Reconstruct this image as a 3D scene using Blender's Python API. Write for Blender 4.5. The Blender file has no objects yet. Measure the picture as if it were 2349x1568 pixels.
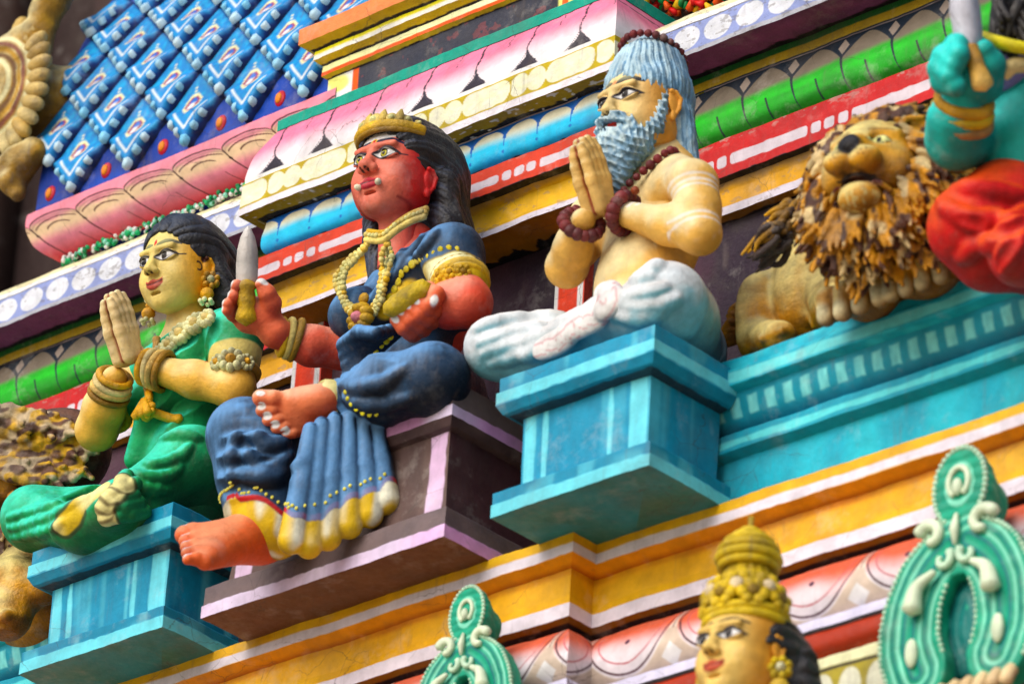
import bpy, math, random
import numpy as np
import openvdb
from mathutils import Matrix, Vector
rnd = random.Random(7)
S = bpy.context.scene
COL = S.collection

# ---------------------------------------------------------------- camera
FPX = 22000.0 / 4096.0            # focal length in picture widths
TH, PSI, RO = math.radians(27.6), math.radians(43.2), math.radians(3.55)
DIST = 18.3                        # metres to the middle of the picture on the plane y = 0
fw = np.array([-math.sin(PSI)*math.cos(TH), math.cos(PSI)*math.cos(TH), math.sin(TH)])
r0 = np.array([math.cos(PSI), math.sin(PSI), 0.0])
u0 = np.cross(r0, fw)
CR = math.cos(RO)*r0 + math.sin(RO)*u0
CU = -math.sin(RO)*r0 + math.cos(RO)*u0
CAM = -DIST*fw
cam = bpy.data.cameras.new("camera")
camo = bpy.data.objects.new("camera", cam); COL.objects.link(camo)
camo.matrix_world = Matrix([[CR[0], CU[0], -fw[0], CAM[0]], [CR[1], CU[1], -fw[1], CAM[1]],
                            [CR[2], CU[2], -fw[2], CAM[2]], [0, 0, 0, 1]])
cam.sensor_width = 36.0; cam.lens = 36.0*FPX
cam.clip_start = 0.5; cam.clip_end = 400
cam.dof.use_dof = True; cam.dof.focus_distance = 18.15; cam.dof.aperture_fstop = 2.5
S.camera = camo

# ---------------------------------------------------------------- light
S.view_settings.view_transform = 'Standard'; S.view_settings.look = 'None'
S.view_settings.gamma = 1.0; S.view_settings.exposure = EXPO = 0.16
SUN_EL, SUN_AZ = math.radians(37), math.radians(-2)       # azimuth measured from -Y (out of the wall) towards +X
sd = np.array([math.sin(SUN_AZ)*math.cos(SUN_EL), -math.cos(SUN_AZ)*math.cos(SUN_EL), math.sin(SUN_EL)])
w = bpy.data.worlds.new("World"); S.world = w; w.use_nodes = True
nt = w.node_tree; bg = nt.nodes['Background']
sky = nt.nodes.new('ShaderNodeTexSky'); sky.sky_type = 'NISHITA'; sky.sun_disc = False
sky.sun_elevation = SUN_EL; sky.sun_rotation = math.atan2(sd[0], sd[1])
sky.air_density = 1.0; sky.dust_density = 3.0; sky.ozone_density = 1.0
nt.links.new(sky.outputs[0], bg.inputs[0]); bg.inputs[1].default_value = 0.14
sun = bpy.data.lights.new("sun", 'SUN'); sun.energy = 2.3; sun.angle = math.radians(50); sun.color = (1, .96, .9)
suno = bpy.data.objects.new("sun", sun); COL.objects.link(suno)
suno.rotation_euler = Vector(sd).to_track_quat('Z', 'Y').to_euler()

# ---------------------------------------------------------------- picture -> place (pictures measured in 2349 x 1568 units)
def ray(u, v):
    k = 1.0/2349.0
    d = fw*FPX + CR*((u-1174.5)*k) + CU*(-(v-784)*k)
    return d/np.linalg.norm(d)
def _on(u, v, ax, val):
    d = ray(u, v); t = (val-CAM[ax])/d[ax]
    return CAM + d*t
def WX(u, v, x): return _on(u, v, 0, x)
def WY(u, v, y): return _on(u, v, 1, y)
def WZ(u, v, z): return _on(u, v, 2, z)
def PD(u, v, d):
    r = ray(u, v); return CAM+r*(d/(r@fw))
def dep(p): return float((np.asarray(p)-CAM)@fw)
def ZY(u, v, y): return float(WY(u, v, y)[2])

# ---------------------------------------------------------------- colour, noise
def c(h):
    if not isinstance(h, str): return np.asarray(h, float)
    h = h.lstrip('#'); a = np.array([int(h[i:i+2], 16) for i in (0, 2, 4)])/255.0
    a = np.where(a <= .04045, a/12.92, ((a+.055)/1.055)**2.4); g = a@np.array([.3, .59, .11])
    return np.clip(g+(a-g)*1.20, .003, .74)
def _h(i, j, k, s):
    n = (i*374761393 + j*668265263 + k*2147483647 + s*974634777) & 0xffffffff
    n = ((n ^ (n >> 13))*1274126177) & 0xffffffff
    return ((n ^ (n >> 16)) & 0xffff)/65535.0
def noise(x, y, z=0.0, s=0):
    x, y, z = np.broadcast_arrays(np.asarray(x, float), np.asarray(y, float), np.asarray(z, float))
    xi, yi, zi = np.floor(x).astype(np.int64), np.floor(y).astype(np.int64), np.floor(z).astype(np.int64)
    fx, fy, fz = x-xi, y-yi, z-zi
    fx, fy, fz = [t*t*(3-2*t) for t in (fx, fy, fz)]
    r = 0
    for a in (0, 1):
        for b in (0, 1):
            for q in (0, 1):
                r = r + _h(xi+a, yi+b, zi+q, s)*(fx if a else 1-fx)*(fy if b else 1-fy)*(fz if q else 1-fz)
    return r
def fbm(x, y, z=0.0, s=0, o=3):
    r = 0; a = .5; t = 0
    for i in range(o):
        r = r + a*noise(x*2**i, y*2**i, np.asarray(z)*2**i, s+i); t += a; a *= .55
    return r/t
def mix(a, b, t):
    t = np.clip(np.asarray(t, float), 0, 1)[..., None]
    return a*(1-t) + b*t
def sstep(a, b, x):
    t = np.clip((x-a)/(b-a), 0, 1); return t*t*(3-2*t)
def inside(d, e=.0015):                       # d < 0 inside, soft edge e
    return sstep(e, -e, d)

# ---------------------------------------------------------------- materials
MATS = {}
def paint(name, rough=.55, bump=.35, scale=60., var=.10, spec=.4, grime=.25, coat=0.0, streak=0.0, bleach=.20, crack=1.0):
    if name in MATS: return MATS[name]
    m = bpy.data.materials.new(name); m.use_nodes = True; MATS[name] = m
    t = m.node_tree; N, L = t.nodes, t.links
    b = N['Principled BSDF']; b.inputs['Roughness'].default_value = rough
    b.inputs['Specular IOR Level'].default_value = spec
    if coat: b.inputs['Coat Weight'].default_value = coat; b.inputs['Coat Roughness'].default_value = .25
    at = N.new('ShaderNodeAttribute'); at.attribute_name = 'Col'
    geo = N.new('ShaderNodeTexCoord')
    def nz(sc, det=4, ro=.6, src=None):
        n = N.new('ShaderNodeTexNoise'); n.inputs['Scale'].default_value = sc
        n.inputs['Detail'].default_value = det; n.inputs['Roughness'].default_value = ro
        L.new(src or geo.outputs['Object'], n.inputs['Vector']); return n
    def ramp(n, a, b_, lo=0., hi=1.):
        r = N.new('ShaderNodeMapRange'); r.inputs['From Min'].default_value = a; r.inputs['From Max'].default_value = b_
        r.inputs['To Min'].default_value = lo; r.inputs['To Max'].default_value = hi
        L.new(n.outputs[0], r.inputs['Value']); return r
    n1 = nz(14, 5); r1 = ramp(n1, .3, .7, 1-var*2.2, 1+var)
    mul = N.new('ShaderNodeMix'); mul.data_type = 'RGBA'; mul.blend_type = 'MULTIPLY'; mul.inputs[0].default_value = 1
    L.new(at.outputs['Color'], mul.inputs[6]); L.new(r1.outputs[0], mul.inputs[7])
    out = mul.outputs[2]
    # thin weathering: small brown-grey flecks where the paint has gone
    n2 = nz(95, 3, .7); n3 = nz(6, 3)
    a2 = ramp(n2, .66, .72); a3 = ramp(n3, .45, .65, 0, grime)
    mm = N.new('ShaderNodeMath'); mm.operation = 'MULTIPLY'; L.new(a2.outputs[0], mm.inputs[0]); L.new(a3.outputs[0], mm.inputs[1])
    g = N.new('ShaderNodeMix'); g.data_type = 'RGBA'; L.new(mm.outputs[0], g.inputs[0]); L.new(out, g.inputs[6])
    g.inputs[7].default_value = (.09, .07, .05, 1); out = g.outputs[2]
    # faint soot film
    n4 = nz(3.2, 6, .65); a4 = ramp(n4, .5, .78, 0, grime*.9)
    g2 = N.new('ShaderNodeMix'); g2.data_type = 'RGBA'; L.new(a4.outputs[0], g2.inputs[0]); L.new(out, g2.inputs[6])
    g2.inputs[7].default_value = (.10, .085, .07, 1); out = g2.outputs[2]
    # rain streaks running down
    mp = N.new('ShaderNodeMapping'); mp.inputs['Scale'].default_value = (1, 1, .07); L.new(geo.outputs['Object'], mp.inputs['Vector'])
    n5 = nz(42, 4, .6, mp.outputs[0]); a5 = ramp(n5, .56, .74, 0, 1); a6 = ramp(n3, .40, .62, 0, grime*.75)
    m5 = N.new('ShaderNodeMath'); m5.operation = 'MULTIPLY'; L.new(a5.outputs[0], m5.inputs[0]); L.new(a6.outputs[0], m5.inputs[1])
    g3 = N.new('ShaderNodeMix'); g3.data_type = 'RGBA'; L.new(m5.outputs[0], g3.inputs[0]); L.new(out, g3.inputs[6]); g3.inputs[7].default_value = (.13, .10, .08, 1); out = g3.outputs[2]
    # sun-bleached patches
    n6 = nz(7.5, 5, .7); a7 = ramp(n6, .56, .74, 0, bleach); g4 = N.new('ShaderNodeMix'); g4.data_type = 'RGBA'; L.new(a7.outputs[0], g4.inputs[0]); L.new(out, g4.inputs[6]); g4.inputs[7].default_value = (.62, .58, .54, 1); out = g4.outputs[2]
    vo = N.new('ShaderNodeTexVoronoi'); vo.feature = 'DISTANCE_TO_EDGE'; vo.inputs['Scale'].default_value = 6.5
    wv = N.new('ShaderNodeMixRGB'); wv.inputs[0].default_value = .06; L.new(geo.outputs['Object'], wv.inputs[1]); L.new(nz(9, 4).outputs[1], wv.inputs[2]); L.new(wv.outputs[0], vo.inputs['Vector'])
    c1 = ramp(vo, .002, .008, .75, 0); c2 = ramp(nz(3.1, 2), .50, .60, 0, min(1, grime*1.8)*crack); m7 = N.new('ShaderNodeMath'); m7.operation = 'MULTIPLY'; L.new(c1.outputs[0], m7.inputs[0]); L.new(c2.outputs[0], m7.inputs[1])
    g5 = N.new('ShaderNodeMix'); g5.data_type = 'RGBA'; L.new(m7.outputs[0], g5.inputs[0]); L.new(out, g5.inputs[6]); g5.inputs[7].default_value = (.05, .04, .035, 1); out = g5.outputs[2]
    L.new(out, b.inputs['Base Color'])
    nb = nz(scale, 6, .65); nc = nz(scale*.22, 3)
    ad = N.new('ShaderNodeMath'); ad.operation = 'MULTIPLY_ADD'; L.new(nc.outputs[0], ad.inputs[0]); ad.inputs[1].default_value = 2.0
    L.new(nb.outputs[0], ad.inputs[2])
    bp = N.new('ShaderNodeBump'); bp.inputs['Strength'].default_value = bump; bp.inputs['Distance'].default_value = .006
    L.new(ad.outputs[0], bp.inputs['Height']); L.new(bp.outputs[0], b.inputs['Normal'])
    rr = ramp(nb, .3, .7, rough-.12, rough+.15); L.new(rr.outputs[0], b.inputs['Roughness'])
    return m
M_WALL = paint('painted_render', .65, .5, 70, .10, .2, .5)
M_SMOOTH = paint('enamel_on_cement', .5, .3, 45, .10, .25, .42)
M_SKIN = paint('statue_paint', .5, .55, 60, .12, .3, .35, crack=.22)
M_CLOTH = paint('statue_cloth_paint', .55, .5, 65, .14, .25, .4, bleach=.08, crack=.3)
M_HAIR = paint('statue_hair_paint', .42, .8, 90, .18, .45, .5, bleach=.08, crack=0.0)
M_GOLD = paint('statue_gold_paint', .5, .8, 110, .25, .3, .9, crack=.3)

# ---------------------------------------------------------------- objects
def tag(o, label=None, cat=None, group=None, kind=None):
    if label: o['label'] = label
    if cat: o['category'] = cat
    if group: o['group'] = group
    if kind: o['kind'] = kind
    return o
def empty(name, loc, label=None, cat=None, group=None, kind=None):
    o = bpy.data.objects.new(name, None); COL.objects.link(o); o.location = tuple(loc)
    o.empty_display_size = .1
    return tag(o, label, cat, group, kind)
def link(name, me, parent=None, mat=None):
    if mat: me.materials.append(mat)
    o = bpy.data.objects.new(name, me); COL.objects.link(o)
    if parent:
        o.parent = parent; o.matrix_parent_inverse = Matrix.Translation(-parent.location)
    return o
def mesh(name, V, F, colr=None, parent=None, mat=None, smooth=True):
    """V (n,3), F (m,3|4) array or list of arrays, colr (n,3)"""
    me = bpy.data.meshes.new(name)
    Fs = [np.asarray(f) for f in (F if isinstance(F, list) else [F]) if len(f)]
    me.vertices.add(len(V)); me.vertices.foreach_set('co', np.asarray(V, np.float32).ravel())
    loops = np.concatenate([f.ravel() for f in Fs]); tot = np.concatenate([np.full(len(f), f.shape[1]) for f in Fs])
    me.loops.add(len(loops)); me.loops.foreach_set('vertex_index', loops.astype(np.int32))
    me.polygons.add(len(tot)); st = np.concatenate([[0], np.cumsum(tot)[:-1]])
    me.polygons.foreach_set('loop_start', st.astype(np.int32)); me.polygons.foreach_set('loop_total', tot.astype(np.int32))
    me.update(calc_edges=True)
    if smooth: me.polygons.foreach_set('use_smooth', np.ones(len(tot), bool))
    if colr is not None:
        colr = np.broadcast_to(colr, (len(V), 3))
        a = me.color_attributes.new('Col', 'FLOAT_COLOR', 'POINT')
        a.data.foreach_set('color', np.concatenate([colr, np.ones((len(V), 1))], 1).astype(np.float32).ravel())
    return link(name, me, parent, mat)

class MB:
    """collects vertices, faces and colours of one mesh"""
    def __init__(s): s.V, s.T, s.Q, s.C, s.n = [], [], [], [], 0
    def add(s, V, F, col):
        V = np.asarray(V, float); F = np.asarray(F)
        s.V.append(V); s.C.append(np.broadcast_to(col, (len(V), 3)).astype(float))
        (s.T if F.shape[1] == 3 else s.Q).append(F+s.n); s.n += len(V)
        return s
    def build(s, name, parent=None, mat=None, smooth=True):
        F = []
        if s.T: F.append(np.concatenate(s.T))
        if s.Q: F.append(np.concatenate(s.Q))
        return mesh(name, np.concatenate(s.V), F, np.concatenate(s.C), parent, mat or M_WALL, smooth)

def resample(P, d):
    P = np.asarray(P, float); out = [P[:1]]
    for a, b in zip(P[:-1], P[1:]):
        n = max(1, int(math.ceil(np.linalg.norm(b-a)/d)))
        t = (np.arange(1, n+1)/n)[:, None]
        out.append(a*(1-t)+b*t)
    return np.concatenate(out)
def arc(cx, cy, rx, ry, a0, a1, n=14):
    a = np.radians(np.linspace(a0, a1, n)); return [(cx+rx*math.cos(t), cy+ry*math.sin(t)) for t in a]
def curve(P, n=8):                                  # Catmull-Rom through points
    P = np.asarray(P, float); Q = np.vstack([2*P[0]-P[1], P, 2*P[-1]-P[-2]]); out = []
    for i in range(1, len(Q)-2):
        p0, p1, p2, p3 = Q[i-1:i+3]
        for t in np.arange(n)/n:
            out.append(.5*((2*p1)+(-p0+p2)*t+(2*p0-5*p1+4*p2-p3)*t*t+(-p0+3*p1-3*p2+p3)*t**3))
    out.append(P[-1]); return np.array(out)

def band(name, path, prof, colfn, parent, du=.004, dv=.004, mat=None, mb=None, smooth=False):
    """sweep a profile (offset outwards, z) along a horizontal path, mitred; painted by colfn(s, t, x, seg, z)
       s metres along the path, t metres across the profile, x world X"""
    P = np.asarray(path, float); pr = resample(prof, dv); off, z = pr[:, 0], pr[:, 1]
    t = np.concatenate([[0], np.cumsum(np.linalg.norm(np.diff(pr, axis=0), axis=1))])
    d = np.diff(P, axis=0); d /= np.linalg.norm(d, axis=1)[:, None]; nrm = np.stack([d[:, 1], -d[:, 0]], 1)
    own = mb is None
    if own: mb = MB()
    s0 = 0
    for i in range(len(d)):
        def mit(k):
            a = nrm[k-1] if k > 0 else nrm[k]; b = nrm[k] if k < len(d) else nrm[k-1]
            m = a+b; return m/(m@a)
        ma, mb_ = mit(i), mit(i+1)
        Ln = np.linalg.norm(P[i+1]-P[i]); n = max(1, int(math.ceil(Ln/du)))
        f = np.linspace(0, 1, n+1)
        A = P[i]+off[:, None]*ma; B = P[i+1]+off[:, None]*mb_
        xy = A[None]*(1-f)[:, None, None]+B[None]*f[:, None, None]
        zz = np.broadcast_to(z[None], (n+1, len(z)))
        V = np.concatenate([xy, zz[..., None]], 2).reshape(-1, 3)
        idx = np.arange((n+1)*len(z)).reshape(n+1, len(z))
        F = np.stack([idx[:-1, :-1], idx[:-1, 1:], idx[1:, 1:], idx[1:, :-1]], 2).reshape(-1, 4)
        along = ((xy-P[i])@d[i])+s0
        Sg, Tg = along, np.broadcast_to(t[None], along.shape)
        C = colfn(Sg.ravel(), Tg.ravel(), V[:, 0], i, V[:, 2]) if callable(colfn) else colfn
        jx, jy, jz = V.T; V = V+np.stack([(noise(jy*8, jz*8, jx*6, 21)-.5)*.005, (noise(jx*6, jz*8, jy*6, 22)-.5)*.007, (noise(jx*7, jy*7, jz*5, 23)-.5)*.007+(noise(jx*38, jy*38, jz*38, 24)-.5)*.0028], 1)   # hand-trowelled edges
        mb.add(V, F, C); s0 += Ln
    if own: return mb.build(name, parent, mat or M_WALL, smooth)
def box(mb, lo, hi, col, bev=0.0):
    x0, y0, z0 = lo; x1, y1, z1 = hi
    V = [(x, y, z) for x in (x0, x1) for y in (y0, y1) for z in (z0, z1)]
    F = [(0, 1, 3, 2), (4, 6, 7, 5), (0, 4, 5, 1), (2, 3, 7, 6), (0, 2, 6, 4), (1, 5, 7, 3)]
    mb.add(V, F, col)
def quad(mb, a, b, c_, d, col): mb.add([a, b, c_, d], [(0, 1, 2, 3)], col)
def rot_frame(D):
    D = np.asarray(D, float); D = D/np.linalg.norm(D)
    h = np.array([0, 0, 1.]) if abs(D[2]) < .9 else np.array([1., 0, 0])
    a = np.cross(D, h); a /= np.linalg.norm(a); return a, np.cross(D, a), D
def tube_mesh(mb, P, R, col, n=8, col2=None, flat=1.0):
    """swept round tube with tapering radius, closed ends"""
    P = np.asarray(P, float); R = np.broadcast_to(R, (len(P),)).astype(float)
    T = np.gradient(P, axis=0); T /= np.linalg.norm(T, axis=1)[:, None]+1e-12
    a, b, _ = rot_frame(T[0]); rings = []
    for i in range(len(P)):
        a = a-T[i]*(a@T[i]); a /= np.linalg.norm(a)+1e-12; b = np.cross(T[i], a)
        th = np.arange(n)*2*math.pi/n
        rings.append(P[i]+R[i]*(np.cos(th)[:, None]*a+flat*np.sin(th)[:, None]*b))
    V = np.concatenate(rings+[P[:1]-T[:1]*R[0]*.6, P[-1:]+T[-1:]*R[-1]*.6]); m = len(P)
    i = np.arange(m-1)[:, None]*n; j = np.arange(n)[None]; k = (j+1) % n
    F = np.stack([i+j, i+k, i+n+k, i+n+j], 2).reshape(-1, 4)
    C = np.broadcast_to(col, (len(V), 3)).copy()
    if col2 is not None:
        f = np.repeat(np.linspace(0, 1, m), n); f = np.concatenate([f, [0, 1]]); C = mix(C, np.broadcast_to(col2, C.shape), f)
    j = np.arange(n); e = m*n
    T1 = np.stack([(j+1) % n, j, np.full(n, e)], 1); T2 = np.stack([(m-1)*n+j, (m-1)*n+(j+1) % n, np.full(n, e+1)], 1)
    n0 = mb.n; mb.add(V, F, C); mb.T.append(np.concatenate([T1, T2])+n0)
_sph = {}
def ball(mb, ctr, r, col, n=10, R=None):
    if n not in _sph:
        V = []; F = []
        for i in range(n+1):
            for j in range(n*2):
                p = math.pi*i/n; q = math.pi*j/n
                V.append((math.sin(p)*math.cos(q), math.sin(p)*math.sin(q), math.cos(p)))
        for i in range(n):
            for j in range(n*2):
                k = (j+1) % (n*2); F.append((i*n*2+j, (i+1)*n*2+j, (i+1)*n*2+k, i*n*2+k))
        _sph[n] = (np.array(V), np.array(F))
    V, F = _sph[n]; V = V*np.asarray(r, float)
    if R is not None: V = V@np.asarray(R).T
    mb.add(V+np.asarray(ctr), F, col)
# ================================================================ SETTING
NAVY = c('#1c2a45'); BLACK = c('#15131a'); LIP = c('#d9d3e4'); YEL = c('#f0a606'); OLV = c('#a8972a'); CRM = c('#f1e6b8')
REDF = c('#c8402a'); PURW = c('#3d2a38'); TEAL = c('#0f95ac'); TEALL = c('#7fd0dc'); TEALD = c('#0c6f86')
gmb = MB(); box(gmb, (-150, -150, -10.4), (150, 150, -10.2), c('#b7a893'))
g = gmb.build('ground', None, M_WALL, False); tag(g, kind='structure')
# far tower wall behind the left end
fm = MB(); box(fm, (-14, 3.0, -9), (8, 3.4, 8), c('#2c2120'))
for i in range(9): box(fm, (-13+i*1.1, 2.7, -9), (-12.6+i*1.1, 3.0, 8), c('#3a2b26'))
fw_ = fm.build('far_wall', None, M_WALL, False)
tag(fw_, 'dark brown blurred wall glimpsed behind the left end of the blue tiled roof', 'wall')

XL, XR = -0.975, 0.72                      # ends of the projecting middle bay
wob = lambda s, f=9., a=.0015, k=0: (noise(s*f, 0, 0, k)-.5)*2*a
def stripe(col, t, a, b, c2, s=0, e=.0012, k=3):
    q = wob(s, 14, .0012, k)
    return mix(col, c2, inside(np.maximum(a-t, t-b)+q, e))

temple = empty('temple_facade', (0, 0, 0), 'brightly painted temple tower facade with stacked mouldings, dark recessed wall and projecting middle bay', 'temple wall')
# ---- dark recess walls
def dark(s, t, x, seg, z):
    n = fbm(x*3, z*2, s*3, 5, 4); st = noise(x*26, z*2.2, seg, 8)
    C = mix(np.broadcast_to(c('#47303c'), (len(s), 3)), c('#2f2430'), sstep(.35, .65, n))
    C = mix(C, c('#8b8078'), sstep(.80, .95, st)*sstep(.5, .7, noise(x*19, z*19, 0, 2))*.35)
    return mix(C, c('#b9c0cc'), (noise(x*90, z*90, 0, 4) > .975)*.6)
pathW = [(-3.6, 0), (XL+.09, 0), (XL+.09, -.10), (XR-.15, -.10), (XR-.15, 0), (5.2, 0)]
band('recess_wall', pathW, [(0, .62), (0, -1.4)], dark, temple, .012, .012)

# ---- side wings: cornice with lilac discs, green lotus roll, red fillet, yellow band
yW = dict(lip=-.04, red=-.075, roll=-.06, pur=-.205)
zB = lambda v, y: ZY(1720, v, y)
z_under, z_lip0, z_lip1 = zB(478, -.04), zB(471, -.04), zB(452, -.04)
def f_yel(H, lipH, seed, base=YEL):
    def f(s, t, x, seg, z):
        n = noise(s*8, t*30, 0, seed)
        C = mix(np.broadcast_to(c('#9a7d55'), (len(s), 3)), base, sstep(.004, .030, t+wob(s, 20, .01, seed)))
        C = mix(C, base*.9, .5*n)
        C = mix(C, LIP, inside((H-lipH)-t+wob(s, 10, .0015, 3), .0015))
        return mix(C, c('#8a7a70'), (fbm(s*30, t*60, 0, seed+1) > .70)*.4)
    return f
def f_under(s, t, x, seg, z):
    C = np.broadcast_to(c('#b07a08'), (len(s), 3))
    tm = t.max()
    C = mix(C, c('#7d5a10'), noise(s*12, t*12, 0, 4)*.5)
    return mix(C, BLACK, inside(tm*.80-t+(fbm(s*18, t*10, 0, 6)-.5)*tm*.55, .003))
def f_red(H, dashes, seed, base=REDF, pitch=.50, wht=c('#c6bcc4')):
    def f(s, t, x, seg, z):
        C = np.broadcast_to(base, (len(s), 3))
        C = mix(C, base*.75, noise(s*6, t*40, 0, seed)*.5)
        C = mix(C, c('#9aa9a0'), (fbm(s*25, t*70, 0, seed) > .66)*sstep(H*.45, 0, t)*.6)
        if dashes:
            p = np.mod(s+.1, pitch)
            cuts = [.0, .018, .078, .096, .156, .174, .234, .252]
            q = np.full_like(s, 9.)
            for a, b in ((.012, .052), (.066, .108), (.122, .162), (.178, pitch-.004)):
                hw = (b-a)/2; dx = np.abs(p-(a+b)/2)-hw
                dz = np.abs(t-H*.66)-H*.115
                q = np.minimum(q, np.where((dx > -.012) & (dz > -.012), np.hypot(np.maximum(dx+.012, 0), np.maximum(dz+.012, 0))-.012, np.maximum(dx, dz)))
            C = mix(C, wht, inside(q+wob(s, 30, .0018, seed), .0012))
        C = mix(C, BLACK, inside(H-.006-t+wob(s, 40, .003, 9), .0015))
        return C
    return f
def f_green(s, t, x, seg, z, H=None):
    H = t.max(); f = t/H; p = .205; a = np.mod(s, p)/p; 
    C = mix(np.broadcast_to(c('#6c6358'), (len(s), 3)), c('#079a10'), sstep(.33, .47, f+(a-.5)*.05))
    C = mix(C, c('#0c6a14'), sstep(.62, 1.0, f+(noise(s*5, t*50, 0, 3)-.5)*.25))
    C = mix(C, c('#3dbb18'), sstep(.10, 0, np.abs(f-.56))*.5)
    # pointed arch tops and dark spandrels
    d = np.abs(a-.5)*2                     # 0 mid petal, 1 edge
    arch = .03+.36*d**1.6
    edge = np.abs((1-d)*p*.5)
    spand = f < arch
    C = mix(C, c('#0f1c2a'), inside((arch-f)*-H, .0015))
    dia = np.abs(1-d)*.62+np.abs(f-.16)*1.0
    C = mix(C, c('#8b8078'), inside(dia-.14, .006))
    stem = np.abs((a+np.where(a < .5, 0, -1))*p+.085*np.clip(f-.25, 0, 1)**1.3*-1.0)
    stem2 = np.abs((a+np.where(a < .5, 0, -1))*p-.075*np.clip(f-.40, 0, 1)**1.2)
    C = mix(C, c('#0f1c2a'), inside(np.maximum(stem2-.009*(1.05-f), .30-f), .0012))
    mid = np.abs((a-.5)*p-.07*np.clip(f-.55, 0, 1))
    C = mix(C, c('#0f2a24'), inside(np.maximum(mid-.004, np.maximum(.56-f, f-.93)), .0012))
    return C
def f_disc(H, seed):
    def f(s, t, x, seg, z):
        C = np.broadcast_to(c('#8f9ac6'), (len(s), 3)); C = mix(C, c('#7d88b4'), noise(s*10, t*20, 0, seed)*.6)
        p = .134; a = (np.mod(s, p)-p/2); q = np.hypot(a/.058, (t-H*.43)/(H*.38))-1
        C = mix(C, c('#d5d8ee'), inside(q+.05*(noise(s*60, t*60, 0, 2)-.5), .03)*(.88+.12*noise(s*90, t*90, 0, 1)))
        C = mix(C, c('#a4a6b0'), inside(H*.86-t, .0015)); 
        return mix(C, c('#6e6a68'), (fbm(s*40, t*80, 0, seed) > .68)*.5)
    return f
def f_cream(s, t, x, seg, z):
    C = mix(np.broadcast_to(c('#ecd9bd'), (len(s), 3)), c('#f1d9b0'), noise(s*3, t*9, 0, 1))
    C = mix(C, c('#e9e4e6'), inside(t.max()*.72-t, .002))
    C = mix(C, c('#2a2226'), inside(np.abs(t-t.max()+.004)-.002, .001))
    p = np.mod(s, .23)-.115
    C = mix(C, c('#4a3a34'), inside(np.hypot((p+.5*(t-.08))/.022, (t-.10)/.004)-1, .15))
    C = mix(C, c('#5a4a44'), inside(np.maximum(np.abs(np.mod(s, .46)-.1+.9*(t-.05))-.0022, np.abs(t-.045)-.035), .001))
    return mix(C, c('#57504c'), (fbm(s*40, t*60, 0, 7) > .69)*.6)
f_pur = lambda s, t, x, seg, z: mix(mix(np.broadcast_to(c('#8a5078'), (len(s), 3)), c('#6c4068'), noise(s*4, t*20, 0, 4)), BLACK, inside(t.max()-.02-t+wob(s, 30, .006, 2), .002))
def f_line(s, t, x, seg, z):
    H = t.max(); C = np.broadcast_to(c('#0f4a22'), (len(s), 3))
    C = mix(C, c('#8f7a2c'), inside(H*.38-t, .001)); return mix(C, c('#101a22'), inside(H*.9-t, .001))
wp = lambda x0, x1: [(x0, 0), (x1, 0)]
for nm, x0, x1 in (('left', -3.6, XL+.3), ('right', XR-.3, 5.2)):
    P = wp(x0, x1)
    zz = lambda v, y: zB(v, y)
    lipy = .205
    slab0 = (.12, zz(57, -.205)+.295); 
    zf0, zf1 = zz(2, -lipy), zz(71, -lipy)
    band('top_slab', P, [(.0, zf0+.115), (.10, zf0+.115), (.125, zf0+.10), (lipy, zf0+.002)], f_cream, temple)
    band('disc_fascia', P, [(lipy, zf0), (lipy, zf1)], f_disc(zf0-zf1, 3), temple, .003, .003)
    z1 = zf1-.004
    band('cornice_soffit', P, [(lipy, zf1), (.075, z1)], f_pur, temple, .01, .006)
    zo1 = zz(171, -.07)
    band('olive_line', P, [(.075, z1), (.07, zo1)], f_line, temple, .01, .002)
    zr0 = zz(309, -.055)
    H = zo1-zr0
    pr = [(.064, zo1), (.072, zo1-H*.18), (.082, zo1-H*.40), (.088, zo1-H*.62), (.084, zo1-H*.83), (.060, zr0)]
    band('green_roll', P, curve(pr, 6), f_green, temple, .003, .003, M_SMOOTH, smooth=True)
    zr1 = zz(384, -.085)
    band('red_fillet', P, [(.055, zr0), (.085, zr0-.004), (.085, zr1), (.06, zr1-.004)], f_red(zr0-zr1+.03, True, 3, c('#b0200e')), temple, .003, .003, M_SMOOTH)
    zy1 = zz(471, -.04)
    band('yellow_band', P, [(.06, zr1-.004), (.048, zr1-.03), (.04, zy1)], f_yel(zr1-zy1, .028, 5), temple, .004, .003, M_SMOOTH)
    band('yellow_soffit', P, [(.04, zy1), (.0, zy1-.006)], f_under, temple, .006, .003)

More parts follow.
